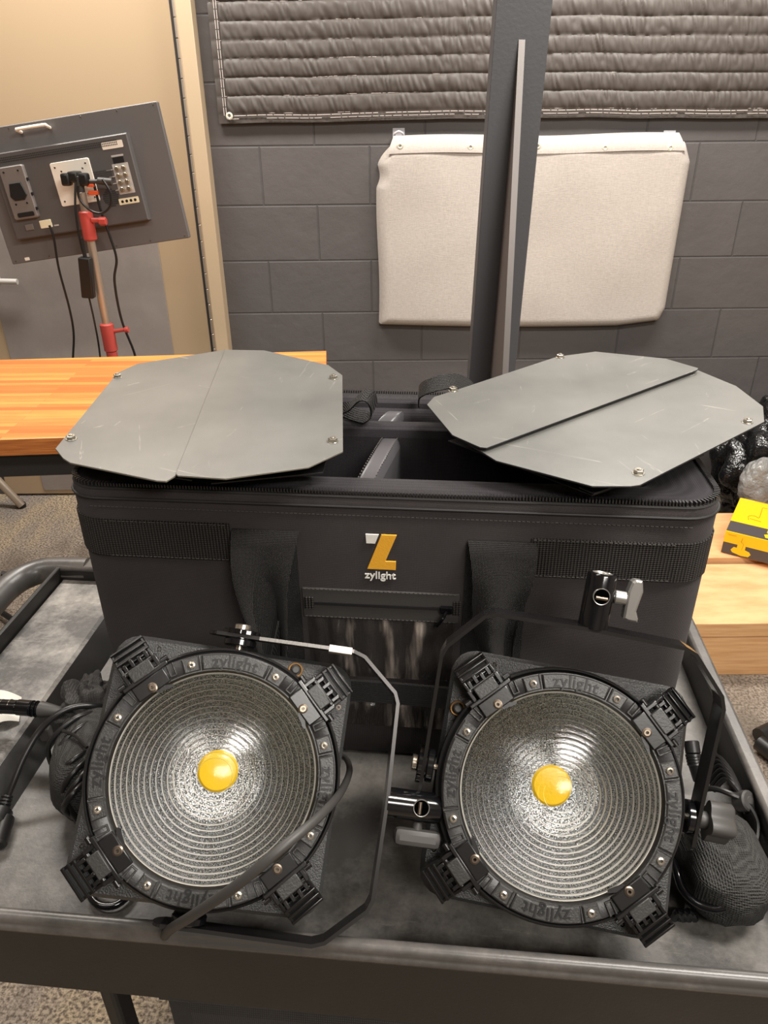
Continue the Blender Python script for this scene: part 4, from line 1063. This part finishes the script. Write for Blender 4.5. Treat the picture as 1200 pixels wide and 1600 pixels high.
coil.tube([pz(98, 1142, .836), pz(118, 1150, .84), pz(136, 1168, .84)], .0022, 8)
o = obj('coiled_cable', coil, MT['rubber']); recentre(o); tag(o, 'black cable coiled round the mesh pouch left of the left light', 'cable')
arc = MB().tube([pz(170, 1107, .80), pz(150, 1103, .825), pz(120, 1104, .835), pz(92, 1115, .835), pz(62, 1142, .82), pz(38, 1182, .80), pz(22, 1220, .78), pz(12, 1246, .765)], .0042, 12)
pc = thing('mains_cable', 'black mains cable arching down to its plug at the left edge of the tray', 'cable', T(*pz(12, 1250, ZF)))
obj('cord', arc, MT['rubber'], pc)
sr = MB()
A_, B_ = pz(12, 1243, .765), pz(5, 1266, .756)
for k in range(5): 
    p = A_.lerp(B_, k / 4.2); cyldir(sr, p, p + (B_ - A_).normalized() * .003, .0075 + .0005 * k, 16)
cyldir(sr, A_, B_, .0052, 14)
obj('strain_relief', sr, MT['rubber'], pc)
pg = MB(); cyldir(pg, B_, pz(-6, 1288, .755), .013, 18, .002)
cyldir(pg, pz(10, 1276, .753), pz(-4, 1322, .750), .0105, 18, .003)
obj('plug', pg, MT['black'], pc)
xl = thing('xlr_connector', 'glossy black cylindrical cable connector resting on the left ledge of the cart', 'connector', T(*pz(40, 1106, .80)))
xz = .815
X_ = [pz(x, y, xz) for x, y in ((-16, 1103), (28, 1105), (50, 1107), (62, 1108), (98, 1112))]
b = MB(); cyldir(b, X_[0], X_[1], .0098, 28, .001); cyldir(b, X_[1], X_[2], .0108, 28, .001)
for k in range(4): p = X_[2].lerp(X_[3], k / 4); cyldir(b, p, p + (X_[3] - X_[2]) / 6, .0112 - (k % 2) * .001, 24)
obj('shell', b, MT['gloss'], xl)
b = MB(); cyldir(b, X_[3], X_[4], .0112, 24, .002, .0062); obj('boot', b, MT['rubber2'], xl)
b = MB()
for x in (1, 14): p = pz(x + 2, 1104, xz); cyldir(b, p, p + (X_[1] - X_[0]).normalized() * .0012, .0101, 28)
obj('chrome_ring', b, MT['chrome'], xl)
b = MB().tube([X_[4] - (X_[4] - X_[3]) * .1, pz(118, 1108, .82), pz(140, 1104, .815), pz(165, 1112, .80)], .0035, 8); obj('cord', b, MT['rubber'], xl)
def tagf(a, b):
    p = pz(-20, 1080, .779).lerp(pz(34, 1090, .779), a); q = pz(-20, 1140, .7775).lerp(pz(30, 1128, .7775), a)
    return p.lerp(q, b) + V((0, 0, .008 * math.sin(a * 3)))
o = obj('paper_tag', MB().slab(tagf, 12, 10, (0, 0, -.0006)), MT['paper']); recentre(o); tag(o, 'white paper tag under the cylindrical connector on the ledge', 'tag')

# mesh pouch on the right with its cable bundle
c = pz(1128, 1352, .785)
pr = thing('mesh_pouch', 'black mesh pouch lying in the right corner of the tray beside the right light', 'pouch', T(c.x, c.y, ZF))
obj('pouch_cloth', pouch(c, (EX, EY, V((0, 0, 1))), (.046, .060, .045), 8), MT['mesh'], pr)
p = pz(1150, 1398, .80)
obj('pouch_flap', MB().grid(lambda a, b: pz(1070 + 118 * a, 1398 + 26 * b, .765 - .012 * b) + V((0, 0, .004 * noise.noise(V((a * 5, b * 5, 1))))), 20, 8), MT['cloth'], pr)
gl_ = MB(); cyldir(gl_, pz(1152, 1386, .803), pz(1147, 1402, .795), .0085, 18); cyldir(gl_, pz(1152, 1380, .803), pz(1152, 1388, .803), .011, 18)
obj('cable_gland', gl_, MT['rubber'], pr)
o = obj('pouch_cable', MB().tube([pz(1150, 1396, .800), pz(1142, 1412, .792), pz(1118, 1420, .785), pz(1090, 1412, .782), pz(1068, 1392, .782), pz(1058, 1365, .782), pz(1052, 1340, .775)], .0046, 10), MT['gloss'])
recentre(o); tag(o, 'glossy black cable bending out of the right mesh pouch', 'cable')
bun = MB()
for k in range(6):
    bun.tube([pz(1100 + k * 3, 1205 + 6 * k, .76), pz(1118 + k * 3, 1182 + 7 * k, .785), pz(1138 + k * 2, 1200 + 6 * k, .79), pz(1152 + k * 2, 1226 + 5 * k, .78), pz(1160 + k, 1240 + 6 * k, .765)], .0034, 8)
bun.tube([pz(1085, 1238, .77), pz(1112, 1232, .785), pz(1140, 1240, .79), pz(1166, 1254, .785), pz(1184, 1285, .775), pz(1182, 1318, .765)], .0036, 8)
o = obj('cable_bundle', bun, MT['rubber']); recentre(o); tag(o, 'bundle of thin black cables behind the yoke knob of the right light', 'cable')
rp = MB(); cyldir(rp, pz(1152, 1252, .775), pz(1172, 1251, .788), .0125, 24, .002); cyldir(rp, pz(1171, 1251, .787), pz(1173, 1251, .7885), .005, 16)
o = obj('round_plug', rp, MT['rubber2']); recentre(o); tag(o, 'round grey plug end by the right side wall of the tray', 'plug')
rx = thing('xlr_connector', 'ribbed black cable connector standing between right light and its yoke arm', 'connector', T(*pz(1086, 1180, ZF)))
b = MB(); cyldir(b, pz(1080, 1158, .80), pz(1083, 1178, .79), .0095, 20, .001)
for k in range(4): p = pz(1083, 1178, .79).lerp(pz(1087, 1196, .78), k / 4); cyldir(b, p, p + V((0, -.003, -.003)), .0100, 20)
cyldir(b, pz(1087, 1192, .782), pz(1091, 1222, .765), .010, 20, .001, .006)
obj('shell', b, MT['rubber'], rx)
cl_ = MB()
for k in range(3): cl_.tube([pz(1052 + k * 9, 1436, .745), pz(1060 + k * 9, 1425, .757), pz(1068 + k * 9, 1437, .747)], .004, 8)
o = obj('cord_lock', cl_, MT['gloss']); recentre(o); tag(o, 'small crumpled black cord end on the tray right of the right light', 'cord')

# ================================================================ behind on the right
q0 = pz(1100, 1056, 0); q1 = pz(1200, 1056, 0)
cb = thing('cardboard_box', 'long flat cardboard box on the carpet right of the cart', 'box', T(1.30, 1.92, 0))
def cbox(x0, x1, y0, y1, z0, z1, par, seam=True):
    obj('carton', MB().box(x1 - x0, y1 - y0, z1 - z0, ((x0 + x1) / 2, (y0 + y1) / 2, (z0 + z1) / 2), bev=.003), MT['card'], par)
    if seam: obj('lid', MB().box(x1 - x0 + .006, y1 - y0 + .006, .05, ((x0 + x1) / 2, (y0 + y1) / 2, z1 - .023), bev=.003), MT['card'], par)
cbox(.62, 2.0, 1.755, 2.075, 0, .196, cb)
cb2 = thing('cardboard_box', 'cardboard box behind the long flat one, under the yellow box', 'box', T(1.3, 2.3, 0))
cbox(.70, 2.1, 2.09, 2.40, 0, .215, cb2, False)
E0 = pz(1134, 829, .30); E1 = pz(1200, 845, .30); ex = (E1 - E0).normalized(); ey_ = V((-ex.y, ex.x, 0)); Bk = pz(1150, 776, .30)
ym = M(((ex.x, ey_.x, 0, E0.x), (ex.y, ey_.y, 0, E0.y), (0, 0, 1, .30), (0, 0, 0, 1)))
dpt = (Bk - E0).dot(ey_)
yb = thing('printed_box', 'yellow and black printed product box tilted on the cardboard boxes', 'box', ym)
yo = lambda n, mb, mt: obj(n, mb, mt, yb, world=False)
yo('carton', MB().box(.40, dpt, .082, (.20, dpt / 2, -.041), bev=.001), MT['boxyellow'])
yo('dark_stripe', MB().box(.398, dpt * .28, .0008, (.20, dpt * .15, .0004)).box(.398, .0008, .040, (.20, -.0004, -.061)), MT['boxblack'])
pic = MB()
pic.prism([(.035, -.052), (.028, -.064), (.034, -.072), (.062, -.078), (.084, -.076), (.09, -.066), (.084, -.058), (.07, -.054), (.07, -.03), (.045, -.03), (.045, -.052)], 0, .0007, T(0, -.0008, 0) @ RX(90))
pic.prism([(.118, dpt * .05), (.40, dpt * .05), (.40, dpt * .25), (.118, dpt * .25), (.118, dpt * .19), (.124, dpt * .15), (.112, dpt * .12)], .0008, .0014)
yo('yellow_pictogram', pic, MT['boxyellow'])
ink = MB()
def pen(P, m_=I4, r=.0008): ink.tube([(x, y, .0006) for x, y in P], r, 5, m_, sub=5)
hh = dpt
pen([(.052, hh * .42), (.048, hh * .52), (.066, hh * .56), (.080, hh * .54), (.080, hh * .78), (.082, hh * .84), (.112, hh * .84)])
pen([(.104, hh * .86), (.108, hh * .96), (.112, hh * .84), (.150, hh * .80), (.172, hh * .66), (.178, hh * .46)])
pen([(.116, hh * .78), (.118, hh * .60), (.128, hh * .54), (.142, hh * .60), (.142, hh * .78)])
pen([(.16, hh * .42), (.17, hh * .50), (.20, hh * .50), (.21, hh * .42), (.19, hh * .36), (.16, hh * .42)])
pen([(.055, hh * .46), (.09, hh * .44)]); pen([(.05, hh * .98), (.10, hh * .985), (.20, hh * .985)], r=.0005)
pen([(.136, hh * .20), (.146, hh * .15), (.142, hh * .15), (.150, hh * .09)], T(0, 0, .001), .0016)
pen([(.056, -.012), (.054, -.028), (.062, -.034), (.06, -.056)], T(0, -.0009, 0) @ RX(90), .0005); pen([(.01, -.010), (.036, -.010)], T(0, -.0009, 0) @ RX(90), .0005)
yo('ink_drawing', ink, MT['boxink'])
# crumpled bin bags
def sack(cen, rad, seed, crump=.16, nx=110, ny=70, sc=1.7):
    def f(a, b):
        th, ph = a * 2 * math.pi, (b - .5) * math.pi
        d = V((math.cos(ph) * math.cos(th), math.cos(ph) * math.sin(th), math.sin(ph)))
        n1 = abs(noise.noise(d * sc + V((seed, 0, 0)))); n2 = abs(noise.noise(d * sc * 2 + V((0, seed, 0)))); n3 = abs(noise.noise(d * sc * 4 + V((0, 0, seed)))) * .6
        k = .88 + crump * (n1 * 2.2 + n2 * 1.0 + n3 * .45) 
        p = V((cen[0] + d.x * rad[0] * k, cen[1] + d.y * rad[1] * k, cen[2] + d.z * rad[2] * k)); p.z = max(p.z, .004); return p
    return MB().grid(f, nx, ny, wrap=True)
for (cen, rad, sd, lab, mt) in (((.99, 2.66, .30), (.22, .2, .30), 1.3, 'crumpled glossy black bin bag behind the right end of the case', 'bag'),
                            ((1.56, 2.70, .26), (.19, .2, .28), 7.7, 'black bin bag at the far right edge above the yellow box', 'bag')):
    o = obj('bin_bag', sack(cen, rad, sd, .2), MT[mt], angle=180); recentre(o); tag(o, lab, 'bag', 'bin bags by the back wall')
o = obj('clear_bag', sack((1.405, 2.47, .30), (.085, .06, .11), 4.2, .10, sc=1.1), MT['clearbag'], angle=180); recentre(o); tag(o, 'pale clear plastic bag bulging beside the yellow box at the right edge', 'bag')
# black stand legs standing on the carpet at the right edge, and under the handle at the left
def legs(label, pts_list, r, foot):
    t_ = thing('light_stand', label, 'stand', T(*foot))
    for P in pts_list: obj('leg', MB().tube(P, r, 10, smooth_pts=False), MT['black'], t_)
legs('black stand foot on the carpet at the right edge beside the cart', [[pz(1186, 1150, .03), pz(1330, 1080, .03)], [pz(1186, 1160, .03), pz(1300, 1250, .03)], [pz(1330, 1080, .02), pz(1330, 1080, .9)]], .022, tuple(pz(1330, 1080, 0)))
legs('thin black stand legs on the carpet seen through the cart handle slot', [[pz(-60, 915, .03), pz(30, 975, .03)], [pz(2, 940, .03), pz(6, 895, .16)], [pz(-30, 930, .03), pz(-30, 930, .4)]], .010, tuple(pz(-30, 930, 0)))
tl = thing('stool_leg', 'pale grey metal leg slanting to the floor under the workbench', 'leg', T(*pz(34, 792, 0)))
obj('tube', MB().tube([pz(-60, 690, .32), pz(34, 790, .012)], .017, 12, smooth_pts=False), MT['steel_tube'], tl)
obj('rubber_foot', MB().cyl(.02, .02, tuple(pz(34, 792, 0)), n=16), MT['rubber'], tl)
